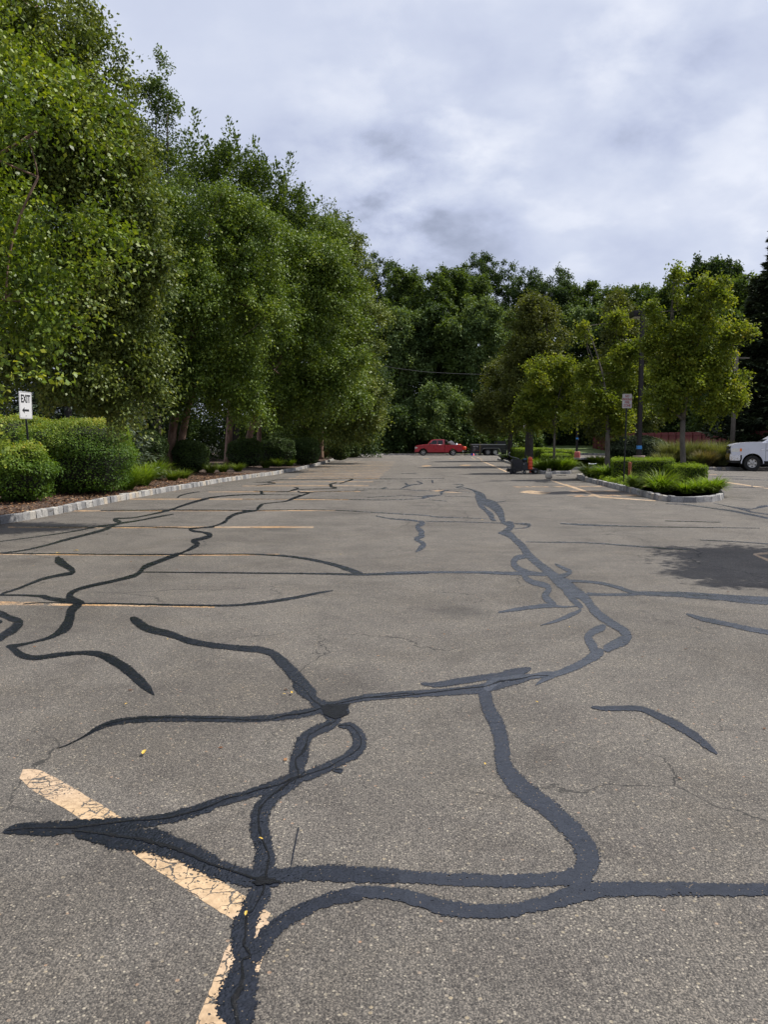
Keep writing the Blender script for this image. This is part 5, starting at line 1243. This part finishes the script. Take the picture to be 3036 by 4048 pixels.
whP=dict(hw=1.01,xf=1.14,xr=4.95,r=.435,tw=.29,rim=.245,spokes=6,arch=.555,sill=.56,belt=1.53,cabr=4.35,L=6.05,bed=1.50,holes=True,
  nose=[(.10,.86),(.03,1.00),(.0,1.22),(.04,1.40)],hood=[(.14,1.47),(.45,1.55),(.95,1.60),(1.42,1.615),(1.75,1.56)],
  cab=[(1.35,1.50),(1.62,1.60),(2.36,2.06),(2.75,2.13),(4.10,2.13),(4.28,2.02),(4.36,1.50)],tumble=.16,
  windows=[[(1.95,1.58),(2.50,1.98),(3.05,2.02),(3.05,1.58)],[(3.13,1.58),(3.13,2.02),(4.02,2.0),(4.10,1.58)]],
  ws=((1.66,1.62),(2.33,2.03)),rw=((4.37,1.62),(4.31,1.98)),seams=[1.80,3.09,4.2],handle=2.9,mirror=(2.02,1.66),
  lamp=(.02,.46,1.05,1.27),amber=.13,fbumper=(-.03,.52,.58,.93),grille=(-.03,.98,1.38))
wh=pickup('white crew cab pickup with chrome bumper, cut off by the right edge',(At(2878,1858,46.3).x,46.3,0),R(-16),M['white_paint'],whP)
# flared fender lips, badges, running board and a roof strobe on the white pickup
for s in(-1,1):
    f=MB(); pts=arc(1.14,.43,.60,-2,182,16); f.prism(pts+[(x,z) for x,z in arc(1.14,.43,.545,182,-2,16)],s*1.005,s*1.035); f.build('fender_flare',M['white_paint'],wh,bevel=.01)
    MB().box(1.55,1.72,s*1.008,s*1.018,1.16,1.21).build('badge',M['chrome'],wh); MB().box(1.83,2.15,s*1.008,s*1.016,1.11,1.15).build('badge',M['steel'],wh); MB().box(1.83,2.15,s*1.008,s*1.016,1.18,1.21).build('badge',M['chrome'],wh)
    MB().box(1.85,4.3,s*.95,s*1.09,.50,.56).build('running_board',M['black_plastic'],wh,bevel=.015)
MB().box(-.0,.10,-.98,.98,.93,.96).build('bumper_trim',M['chrome'],wh)
MB().lathe([(0,.16),(.06,.14),(.08,.06),(.08,0)],12,(2.45,-.45,2.12)).build('roof_strobe',M['jug_blue'],wh,smooth=True)
# ladder rack behind the cab of the red pickup + load in its bed
rk=MB()
for s in(-.86,.86):
    rk.tube([(3.60,s,1.28),(3.60,s,1.93)],.035,6); rk.tube([(3.64,s,1.86),(4.35,s,1.30)],.03,6); rk.tube([(3.74,s,1.28),(3.74,s,1.74)],.02,6)
rk.tube([(3.60,-.86,1.91),(3.60,.86,1.91)],.035,6); rk.build('headache_rack',M['black_paint'],red)
def mod(name,label,cat,mb,mat,loc,rz=0,bevel=0,smooth=False,group=None,**k):
    o=mb.build(name,M[mat],None,smooth=smooth,bevel=bevel,**k); o.location=loc; o.rotation_euler=(0,0,rz); return tag(o,label,cat,group)
rx0,ry0=red.location.x,red.location.y
a=MB(); a.add([(-.02,-.45,1.60),(.42,-.45,1.86),(.46,-.45,1.84),(1.02,-.45,1.36),(.80,-.45,1.26),(.72,-.45,1.28)]+[(-.02,.45,1.60),(.42,.45,1.86),(.46,.45,1.84),(1.02,.45,1.36),(.80,.45,1.26),(.72,.45,1.28)],[(0,1,2,3,4,5),(11,10,9,8,7,6)]+[(i,i+6,(i+1)%6+6,(i+1)%6) for i in range(6)])
mod('storage_tank','pale grey slanted tank lying against the rack in the red pickup bed','tank',a,'pale_metal',(rx0+3.92,ry0,-.06),0,.04)
a=MB(); a.lathe([(0,0),(.15,0),(.17,.05),(.17,.30),(.10,.38),(.05,.42),(.05,.48),(0,.48)],16)
mod('plastic_jug','white jug with a dark cap standing in the red pickup bed','jug',a,'white_plastic',(rx0+4.98,ry0-.35,1.02),0,0,True)
a=MB(); a.lathe([(0,0),(.20,0),(.24,.06),(.24,.36),(.18,.42),(0,.44)],18)
mod('drink_cooler','round orange cooler in the back of the red pickup bed','cooler',a,'orange',(rx0+5.27,ry0-.5,.93),0,0,True)
a=MB(); a.lathe([(0,0),(.17,0),(.21,.05),(.22,.34),(.16,.42),(0,.44)],18)
mod('drink_cooler','orange cooler hanging behind the tailgate of the red pickup','cooler',a,'orange',(rx0+5.92,ry0-.35,.66),0,0,True)
# trailer
def trailer():
    X=At(1862,1798,98.4).x; root=empty('dump_trailer',(X,98.4,0),'black tandem axle dump trailer with white lettering, hitched behind the red pickup','trailer')
    L=4.05
    b=MB(); b.prism([(0,.30),(0,1.30),(L,1.30),(L,.95),(L-.25,.72),(1.35,.72),(1.2,.35)],-.95,.95); b.build('trailer_box',M['black_paint'],root,bevel=.02)
    r=MB(); 
    for s in(-1,1): r.box(-.05,L+.03,s*.93,s*1.03,1.27,1.38)
    r.box(-.05,.02,-.93,.93,1.27,1.38); r.build('top_rail',M['steel'],root,bevel=.01)
    rb=MB()
    for x in [1.55,1.75,1.95,2.15,2.35,2.55,2.75,2.95,3.15]: rb.box(x,x+.035,-.985,-.95,.92,1.27)
    rb.build('side_ribs',M['black_plastic'],root)
    for s in(-1,1):
        f=MB(); f.prism([(1.30,.80),(1.50,.90),(3.20,.90),(3.35,.80),(3.50,.42),(3.45,.42),(3.30,.76),(3.18,.86),(1.52,.86),(1.34,.78)],s*.96,s*1.20); f.build('fender',M['steel'],root)
        for x in(1.92,2.80): wheel(root,x,s*1.08,.40,.22,.24,8,s,False,'alloy' if x>2 else 'steel')
    t=MB(); t.box(-1.15,.05,-.06,.06,.42,.52); t.tube([(-1.1,0,.47),(.05,.6,.45)],.04,6); t.tube([(-1.1,0,.47),(.05,-.6,.45)],.04,6); t.tube([(-.75,0,.06),(-.75,0,.85)],.035,8); t.box(-.84,-.66,-.09,.09,.02,.06)
    t.build('drawbar',M['black_plastic'],root)
    s_=MB(); s_.box(.98,1.02,-1.045,-1.03,.12,1.62); s_.build('ratchet_strap',M['strap'],root)
    MB().box(.85,1.15,-1.0,-.8,.02,.30).build('jack_stand',M['black_plastic'],root)
    st=MB()
    for i in range(4): st.box(.34+i*.16,.42+i*.16,-.968,-.953,.60,.64)
    st.build('reflective_tape',M['tail_red'],root)
    for txt,x,z,sz in (('Big TEX',.15,1.03,.19),('TANDEM',.12,.76,.085),('14LX',.22,.66,.075),('DUMP',.12,.53,.085)):
        text_mesh('lettering',txt,sz,M['sign_white'],root,(x,-.958,z),(R(90),0,0))
    tl=MB(); tl.box(L-.45,L+.15,-.9,.9,.36,.72); tl.build('tail_frame',M['black_plastic'],root,bevel=.02)
    return root
def text_mesh(name,txt,size,mat,parent,loc,rot,bold=0.,sx=1.,align='LEFT',extr=.001):
    cu=bpy.data.curves.new(name,'FONT'); cu.body=txt; cu.size=size; cu.offset=bold; cu.extrude=extr; cu.align_x=align; cu.space_line=.95
    ob=bpy.data.objects.new('tmp',cu); col.objects.link(ob)
    dg=bpy.context.evaluated_depsgraph_get(); me=bpy.data.meshes.new_from_object(ob.evaluated_get(dg))
    bpy.data.objects.remove(ob); o=link(name,me,mat,parent); o.location=loc; o.rotation_euler=rot; o.scale=(sx,1,1); return o
trailer()
tx=At(1990,1790,98).x
a=MB(); a.box(-.55,.75,-.8,.8,1.33,1.70); mod('tarp_bundle','dark tarp covered bundle on top of the trailer tail','bundle',a,'black_plastic',(tx-.4,98.6,0.05),0,.08)
a=MB(); a.box(0,.62,-.7,.7,.55,1.30); a.box(.05,.57,-.6,.6,.1,.55); mod('equipment_box','dark square box on legs at the tail of the trailer','box',a,'black_plastic',(tx+.05,99.9,.02),0,.03)
a=MB(); a.box(0,.50,-.18,.18,0,.20); a.box(-.02,.52,-.2,.2,.20,.24); mod('storage_tote','blue plastic tote on the ground under the front of the trailer','tote',a,'blue_plastic',(At(1862,1798,97.3).x,97.2,0),0,.02)
a=MB(); a.lathe([(0,.30),(.03,.29),(.09,.03),(.13,.03),(.13,0),(0,0)],12); mod('traffic_cone','tiny pale orange cone beside the blue tote','cone',a,'orange',(At(1872,1798,97.0).x,96.7,0),0,0,True)

# ---------------------------------------------------------------- signs, poles, fence
def rounded(w,h,r,n=4):
    p=[]
    for cx,cz,a0 in ((w/2-r,h/2-r,0),(-w/2+r,h/2-r,90),(-w/2+r,-h/2+r,180),(w/2-r,-h/2+r,270)): p+=arc(cx,cz,r,a0,a0+90,n)
    return p
def exit_sign():
    Y=21.3; x=At(112,1700,Y).x; zt=At(100,1549,Y).z; root=empty('exit_sign',(x,Y,.2),'white EXIT sign with a left arrow on a black post, left edge of the lot','sign')
    h=.70; zc=zt-.2-h/2; yaw=R(79)   # plate faces the aisle
    post=MB(); lean=.10
    post.tube([(.06,0,-.1),(-.10,.0,zt-.2-.02)],.028,8); post.build('post',M['post_black'],root)
    pl=bpy.data.objects.new('plate',None)
    m=MB(); m.prism(rounded(.53,h,.03),-.004,.004); p=m.build('plate',M['sign_white'],root); p.location=(-.045,-.035,zc); p.rotation_euler=(0,R(0),yaw)
    bd=MB(); o=rounded(.50,h-.03,.025); i=rounded(.485,h-.045,.02); n=len(o)
    bd.add([(x_,-.0055,z) for x_,z in o]+[(x_,-.0055,z) for x_,z in i],[(k,(k+1)%n,(k+1)%n+n,k+n) for k in range(n)]); bd.build('border',M['sign_black'],p)
    text_mesh('lettering','EXIT',.28,M['sign_black'],p,(0,-.007,.075),(R(90),0,0),.007,.68,'CENTER')
    ar=MB(); ar.prism([(-.155,-.13),(-.05,-.05),(-.065,-.105),(.13,-.105),(.13,-.155),(-.065,-.155),(-.05,-.21)],-.008,-.0045); ar.build('arrow',M['sign_black'],p)
    for z in(.27,-.27): MB().lathe([(0,-.012),(.012,-.01),(.012,0)],8,(0,0,z),'y').build('bolt',M['steel'],p)
exit_sign()
def park_sign(label,x,y,zt,zb,w_,h,yaw,lean=0.):
    root=empty('parking_sign',(x,y,zb),label,'sign','no parking signs of the fire zone'); H=zt-zb
    MB().tube([(-lean*H,0,-.1),(0,0,H-h*.3)],.028,8).build('post',M['post_black'],root)
    m=MB(); m.prism(rounded(w_,h,.03),-.004,.004); p=m.build('plate',M['sign_white'],root); p.location=(0,-.035,H-h/2); p.rotation_euler=(0,0,yaw)
    bd=MB(); o=rounded(w_-.015,h-.015,.028); i=rounded(w_-.026,h-.026,.02); n=len(o)
    bd.add([(a,-.0055,z) for a,z in o]+[(a,-.0055,z) for a,z in i],[(k,(k+1)%n,(k+1)%n+n,k+n) for k in range(n)]); bd.build('border',M['sign_red'],p)
    for k,t in enumerate(('NO','PARKING','FIRE','ZONE')):
        text_mesh('lettering',t,.115,M['sign_red'],p,(0,-.007,h*.30-k*h*.215-.02),(R(90),0,0),.002,.62 if t=='PARKING' else .8,'CENTER')
park_sign('NO PARKING FIRE ZONE sign on the near island, leaves hanging over its middle',At(2479,1600,28.5).x,28.5,At(2479,1557,28.5).z,.13,.34,.50,0,.013)
park_sign('small red and white NO PARKING FIRE ZONE sign above the far clipped hedges',At(2081,1700,49).x,49,At(2081,1660,49).z,.13,.34,.48,0)
# painted fire lane letters, worn almost away, between the yellow line and the near island
def ground_text(txt,px,py,size,rz):
    g=G(px,py); o=text_mesh('fire_lane_lettering',txt,size,M['yellow_faded'],None,(g.x,g.y,.0024),(0,0,rz),.03,.9,'CENTER',0.0); tag(o,kind='structure')
ground_text('NO PARKING',2306,1925,.9,R(8)); ground_text('FIRE',2372,1945,1.0,R(8)); ground_text('ZONE',2428,1962,1.0,R(8))
def lamp(label,x,y,zb,h,wd,band=None,head=1,base=None,mat='pole_bronze',rz=0):
    root=empty('lamp_post',(x,y,zb),label,'lamp post','lamp posts of the lot',rz)
    MB().prism([(-wd/2,0),(wd/2,0),(wd/2*.85,h),(-wd/2*.85,h)],-wd/2,wd/2).build('pole',M[mat],root,bevel=.01)
    if band: MB().box(-wd/2-.006,wd/2+.006,-wd/2-.006,wd/2+.006,band,band+.14).build('tape_band',M['tape_blue'],root)
    if base=='block': MB().lathe([(0,.93),(.24,.93),(.255,.91),(.255,-.1)],24).build('base',M['concrete'],root,smooth=30)
    if base=='drum': 
        b=MB(); b.lathe([(0,.66),(.30,.66),(.345,.62),(.35,.05),(.335,0),(0,0)],28); b.build('base',M['barrel_red'],root,smooth=40)
    for s in ((1,-1) if head==2 else (1,)):
        MB().tube([(0,0,h-.1),(s*.5,0,h-.08)],.035,6).build('arm',M[mat],root)
        hd=MB(); hd.box(s*.42 if s>0 else -1.1,s*.42 if s<0 else 1.1,-.23,.23,h-.22,h+.03); o=hd.build('lamp_head',M[mat],root,bevel=.02)
        MB().box(.5 if s>0 else -1.02,1.02 if s>0 else -.5,-.18,.18,h-.235,h-.218).build('lens',M['headlamp'],o)
lamp('tall dark lamp post with a blue tape band, in front of the blue green shrub',At(2527,1800,33.3).x,33.3,.12,At(2534,1222,33.3).z-.12,.17,1.20,1,'block',rz=R(90))
lamp('lamp post with a rectangular head, half hidden behind the taller taped one',At(2515,1740,82).x,82,.1,At(2515,1452,82).z-.1,.20,None,2,None)
lamp('slim lamp post rising from the faded red drum',At(2281,1790,81).x,81,0,9,.18,1.9,1,'drum')
lamp('slim dark lamp post rising behind the large rounded bush, its head lost in birch leaves',At(268,1660,26).x,26,.25,7.5,.17,None,1,None,rz=R(70))
def utility():
    Y=64; x=At(2898,1700,Y).x; root=empty('utility_pole',(x,Y,.1),'weathered wooden pole standing before the red fence, above the white pickup hood','pole')
    MB().tube([(0,0,-.1),(.05,0,4),(.12,0,8.6)],[.19,.17,.14],10).build('shaft',M['wood_pole'],root,smooth=True)
    MB().box(-.9,1.1,-.05,.05,8.0,8.1).build('crossarm',M['wood_pole'],root)
utility()
# overhead wire in front of the wood
wr=MB(); p=[At(px,py,100) for px,py in ((1330,1412),(1450,1432),(1560,1455),(1680,1470),(1800,1477),(1900,1480),(2040,1478))]
wr.tube([tuple(q) for q in p],.028,5); o=wr.build('overhead_wire',M['wire']); tag(o,'thin grey cable sagging in front of the dark wood above the red pickup','cable')
# red fence: runs away from the right edge to its pale end post
def fence():
    a=Vector((31.3,121,.50)); b=Vector((29.9,58,.10)); d=b-a; L=d.length; dn=d.normalized(); H=2.35
    root=empty('board_fence',a,'barn red board fence behind the lawn, ending in a pale post','fence')
    rng=random.Random(4); mb=MB(); n=int(L/.19); ang=math.atan2(dn.y,dn.x)
    for i in range(n):
        s=i*L/n; p=dn*s; z=d.z*s/L; w_=L/n-.008
        mb.box(0,w_,-.015+rng.uniform(0,.01),.02,-.15,H+rng.uniform(-.012,.012),ang,(p.x,p.y,z))
    mb.build('board_panel',M['fence_red'],root)
    for i in range(27):
        s=i*L/26; p=dn*s; z=d.z*s/L; MB().box(-.06,.06,-.15,-.03,-.2,H-.08,ang,(p.x,p.y,z)).build('post',M['fence_red'],root)
    rl=MB()
    for zz in(.35,1.2,2.05):
        rl.add([tuple(Vector((-.08,0,zz+k))+dn*0+Vector((j,0,0))) for k in(0,.09) for j in(0,.04)]+[tuple(d+Vector((-.08+j,0,zz+k))) for k in(0,.09) for j in(0,.04)],[(0,1,3,2),(4,6,7,5),(0,2,6,4),(1,5,7,3),(0,4,5,1),(2,3,7,6)])
    rl.build('rail',M['fence_red'],root)
    tag(MB().box(-.09,.09,-.02,.16,-.2,H+.05,0,(0,.05,0)).build('end_post',M['fence_edge'],root),'pale grey end post')
fence()

# ---------------------------------------------------------------- small things on the lot and the islands
def melter():
    Y=41.3; X=At(2006,1870,Y).x; root=empty('crack_filling_machine',(X,Y,0),'black tar-caked crack filling machine with a blue topped engine, parked at the kerb tip','machine')
    u=.001868   # metres per unit of the enlarged view
    def q(x,z): return ((x-310)*u,(712-z)*u)
    b=MB(); b.prism([q(430,600),q(420,340),q(455,325),q(700,325),q(712,520),q(705,640),q(560,660)],-.30,.30); b.build('tank',M['tar_machine'],root,bevel=.025)
    MB().box(*[q(450,0)[0],q(500,0)[0]],-.1,.0,q(0,330)[1],q(0,285)[1]).build('lid_handle',M['tar_machine'],root,bevel=.01)
    f=MB(); f.box(0.0,1.48,-.27,-.22,.16,.22); f.box(0,1.48,.22,.27,.16,.22); f.box(0,.06,-.27,.27,.14,.24); f.box(1.42,1.48,-.27,.27,.16,.22); f.box(-.06,.02,-.05,.05,.14,.19); f.box(.02,.20,-.26,.26,.10,.27); f.build('frame',M['tar_machine'],root,bevel=.008)
    e=MB(); e.box(*[q(715,0)[0],q(850,0)[0]],-.2,.2,.20,q(0,400)[1]); e.box(q(730,0)[0],q(840,0)[0],-.22,.18,q(0,470)[1],q(0,390)[1]); e.build('engine',M['engine'],root,bevel=.02)
    eb=e=MB(); eb.lathe([(0,.0),(.13,.0),(.145,.04),(.13,.15),(.08,.18),(0,.18)],16,(q(785,0)[0],-.02,q(0,390)[1])); eb.build('engine_cover',M['black_plastic'],root,smooth=40)
    MB().box(q(735,0)[0],q(820,0)[0],-.165,-.11,q(0,330)[1],q(0,300)[1]).build('fuel_cap_cover',M['engine_blue'],root,bevel=.01)
    MB().lathe([(0,-.25),(.035,-.25),(.04,-.2),(.04,-.18)],12,(q(742,0)[0],0,q(0,445)[1]),'y').build('starter',M['steel'],root)
    for x,r,sd,mt in ((470,.130,-1,'tar_machine'),(470,.130,1,'tar_machine'),(750,.085,-1,'steel'),(1050,.115,-1,'steel'),(1050,.115,1,'steel'),(395,.09,-1,'tar_machine')):
        m=MB(); m.lathe([(0,-.035),(r*.9,-.035),(r,-.02),(r,.02),(r*.9,.035),(0,.035)],20,(0,0,0),'y'); o=m.build('wheel',M['rubber'],root,smooth=40); o.location=(q(x,0)[0],sd*.33,r)
        h=MB(); h.lathe([(0,sd*.045),(r*.45,sd*.042),(r*.5,sd*.03)],14,(0,0,0),'y'); h.build('hub',M[mt],o)
    h=MB()
    for s in(-.14,.14): h.tube([(*q(640,560)[:1],s-.2,q(0,560)[1]),(q(430,0)[0],s-.25,q(0,420)[1]),(q(230,0)[0],s-.1,q(0,290)[1]),(q(70,0)[0],s,q(0,232)[1])],.014,6)
    h.tube([(q(70,0)[0],-.14,q(0,232)[1]),(q(70,0)[0],.14,q(0,232)[1])],.014,6); h.build('push_handle',M['tar_machine'],root)
    ho=MB(); ho.tube([(q(x,0)[0],.05,q(0,z)[1]) for x,z in ((640,305),(560,285),(450,258),(380,235),(350,200),(355,165),(385,125))],.016,7); ho.build('hose',M['steel'],root,smooth=True)
    j=MB(); j.tube([(q(690,0)[0],-.31,q(0,610)[1]),(q(690,0)[0],-.31,.01)],.018,6); j.tube([(q(540,0)[0],-.3,.06),(q(690,0)[0],-.3,.05)],.02,6); j.build('kick_stand',M['steel'],root)
    MB().box(q(1000,0)[0],q(1130,0)[0],-.22,.22,.16,.27).build('burner_tray',M['tar_machine'],root,bevel=.01)
    return X,Y,q
X_,Y_,q_=melter()
du=MB(); pr=[(0,.84),(.05,.835),(.09,.80),(.115,.74),(.118,.66),(.100,.635),(.122,.60),(.128,.52),(.112,.47),(.125,.44),(.125,.34),(.108,.31),(.124,.28),(.116,.20),(.08,.165),(.05,.16),(.05,.05),(.07,.04),(0,.04)]
du.lathe(pr,22); mod('blower_duct','orange ribbed blower housing standing upright on the black machine','blower',du,'orange',(X_+q_(925,0)[0],Y_-.10,0.02),0,0,50)
def propane():
    g=G(2170,1895); root=empty('propane_tank',(g.x,g.y,0),'dirty white propane tank, rust stained, standing alone on the asphalt','gas tank')
    t=MB(); t.lathe([(0,.34),(.05,.338),(.10,.325),(.140,.295),(.153,.25),(.155,.13),(.148,.075),(.125,.045),(.10,.035)],28); t.build('cylinder',M['tank_white'],root,smooth=True)
    f=MB(); f.lathe([(.10,.05),(.103,0),(.097,0),(.094,.05)],24); f.build('foot_ring',M['tank_white'],root,smooth=40)
    c=MB()
    for k in range(16):
        a0=R(-140+k*17.5); a1=R(-140+(k+1)*17.5)
        for r0,r1 in ((.085,.091),):
            z0=.32;z1=.455
            if k in(3,4,5,10,11,12): 
                q=[(z0,z0+.03),(z1-.03,z1)]
            else: q=[(z0,z1)]
            for za,zb in q:
                vs=[(r*math.cos(a),r*math.sin(a),z) for r in(r0,r1) for a in(a0,a1) for z in(za,zb)]
                c.add(vs,[(0,1,3,2),(4,6,7,5),(0,4,5,1),(2,3,7,6),(0,2,6,4),(1,5,7,3)])
    c.build('collar',M['tank_white'],root,smooth=30)
    v=MB(); v.cyl((0,0,.33),(0,0,.40),.018,.016,10); v.cyl((0,0,.39),(0,-.055,.39),.014,.014,8); v.build('valve',M['steel'],root); h=MB(); h.lathe([(0,.415),(.032,.41),(.036,.40),(.032,.392),(0,.39)],12); h.build('hand_wheel',M['black_plastic'],root)
propane()
a=MB(); a.tube([(0,0,0),(.15,.02,.012),(.28,-.05,.014),(.36,.04,.012),(.5,0,.012)],.016,6); mod('rubber_hose','short black hose lying right of the propane tank','hose',a,'rubber',G(2199,1880))
p=MB(); p.lathe([(0,.76),(.05,.75),(.062,.70),(.058,.66),(.052,.0),(0,0)],14); mod('marker_post','rusty orange stub post at the long hedge of the near island','post',p,'rust_post',(At(2491,1850,29.6).x,29.6,.12),0,0,40)
bx=At(2060,1768,95); a=MB(); a.box(-.32,.32,-.2,.2,0,.30); a.box(-.34,.34,-.22,.22,.30,.36); a.tube([(-.15,0,.36),(-.15,0,.45),(.15,0,.45),(.15,0,.36)],.02,6); mod('tool_box','small blue grey box on the lawn behind the far hedges','box',a,'grey_box',(bx.x,84.5,.17),0,.02)
# gear laid out on the far bay
Yg=101.5
def gx(px): return At(px,1797,Yg).x
a=MB(); a.tube([(0,0,.05),(1.6,0,.05)],.045,8); a.box(.2,1.5,-.12,-.02,.0,.03); mod('white_pipe','long white pipe lying on the far paving, left of the red drum','pipe',a,'white_plastic',(gx(2208),Yg,0))
a=MB(); a.box(0,.45,-.1,.1,.0,.09); mod('flat_box','pale flat box at the right end of the long white pipe','box',a,'sign_white',(gx(2236)+.1,Yg-.5,0),0,.02)
for i,(px,z,mt,lb) in enumerate([(2221,.24,'jug_blue','left pale jug behind the long white pipe'),(2243,.22,'jug_blue','squat pale blue jug in the middle of the jugs by the pipe'),(2251,.40,'jug_blue','tall pale jug left of the rightmost one by the pipe'),(2258.5,.38,'jug_blue','rightmost tall pale jug, over the dark red can')]):
    a=MB(); r=.17 if i==1 else .11; a.lathe([(0,0),(r,0),(r,z*.7),(r*.35,z*.9),(r*.35,z),(0,z)],14); mod('plastic_jug',lb,'jug',a,mt,(gx(px),Yg+.5,.12 if i>1 else .1),0,0,True,group='jugs laid out by the far kerb')
a=MB(); a.lathe([(0,0),(.15,0),(.17,.03),(.17,.22),(.13,.27),(0,.28)],14); mod('fuel_can','dark red can at the right end of the laid out gear','can',a,'tail_red',(gx(2257),Yg-.3,0),0,0,True)
a=MB(); a.lathe([(0,0),(.22,.02),(.25,.14),(.15,.26),(.05,.3),(0,.3)],12); mod('black_bag','small black bag at the left end of the long white pipe','bag',a,'black_plastic',(gx(2201),Yg-.2,0),0,0,True)
a=MB(); a.tube([(0,0,.03),(.40,0,.05)],.02,6); a.lathe([(0,-.03),(.07,-.02),(.08,.03),(0,.06)],10,(-.03,0,.04)); mod('sprinkler_head','thin white sprinkler wand lying on the island grass','sprinkler',a,'white_plastic',(At(2325,1836,49.5).x,49.0,.25))
# fallen leaves on the asphalt
rl=random.Random(6)
for i,(px,py,s) in enumerate([(568,2985,.05),(1153,2746,.035),(1122,2751,.02),(972,3625,.024),(300,2180,.07),(228,2190,.06),(1345,2195,.03),(1175,2100,.02),(2122,2783,.022),(2252,2484,.02),(662,2533,.02),(1918,3030,.02),(497,2791,.022),(1030,3327,.02),(130,2240,.02),(1908,2057,.05)]):
    g=G(px,py); a=MB(); pts=[]
    for k in range(9):
        t=k/8*math.pi*2; rr=s*.55*(.6+.4*abs(math.cos(t)))*(1 if math.cos(t)>-.9 else 1.25); pts.append((rr*math.cos(t),rr*.55*math.sin(t),.006+.05*s+.12*s*math.sin(t)**2))
    n=len(pts)-1; a.add(pts[:n]+[(0,0,.008)],[(k,(k+1)%n,n) for k in range(n)])
    o=a.build('fallen_leaf',M['leaf_yellow']); o.location=g+Vector((0,0,.008)); o.rotation_euler=(0,0,rl.uniform(0,6)); tag(o,'small yellow fallen leaf lying on the asphalt','leaf','yellow leaves scattered on the asphalt')
bpy.context.view_layer.update()
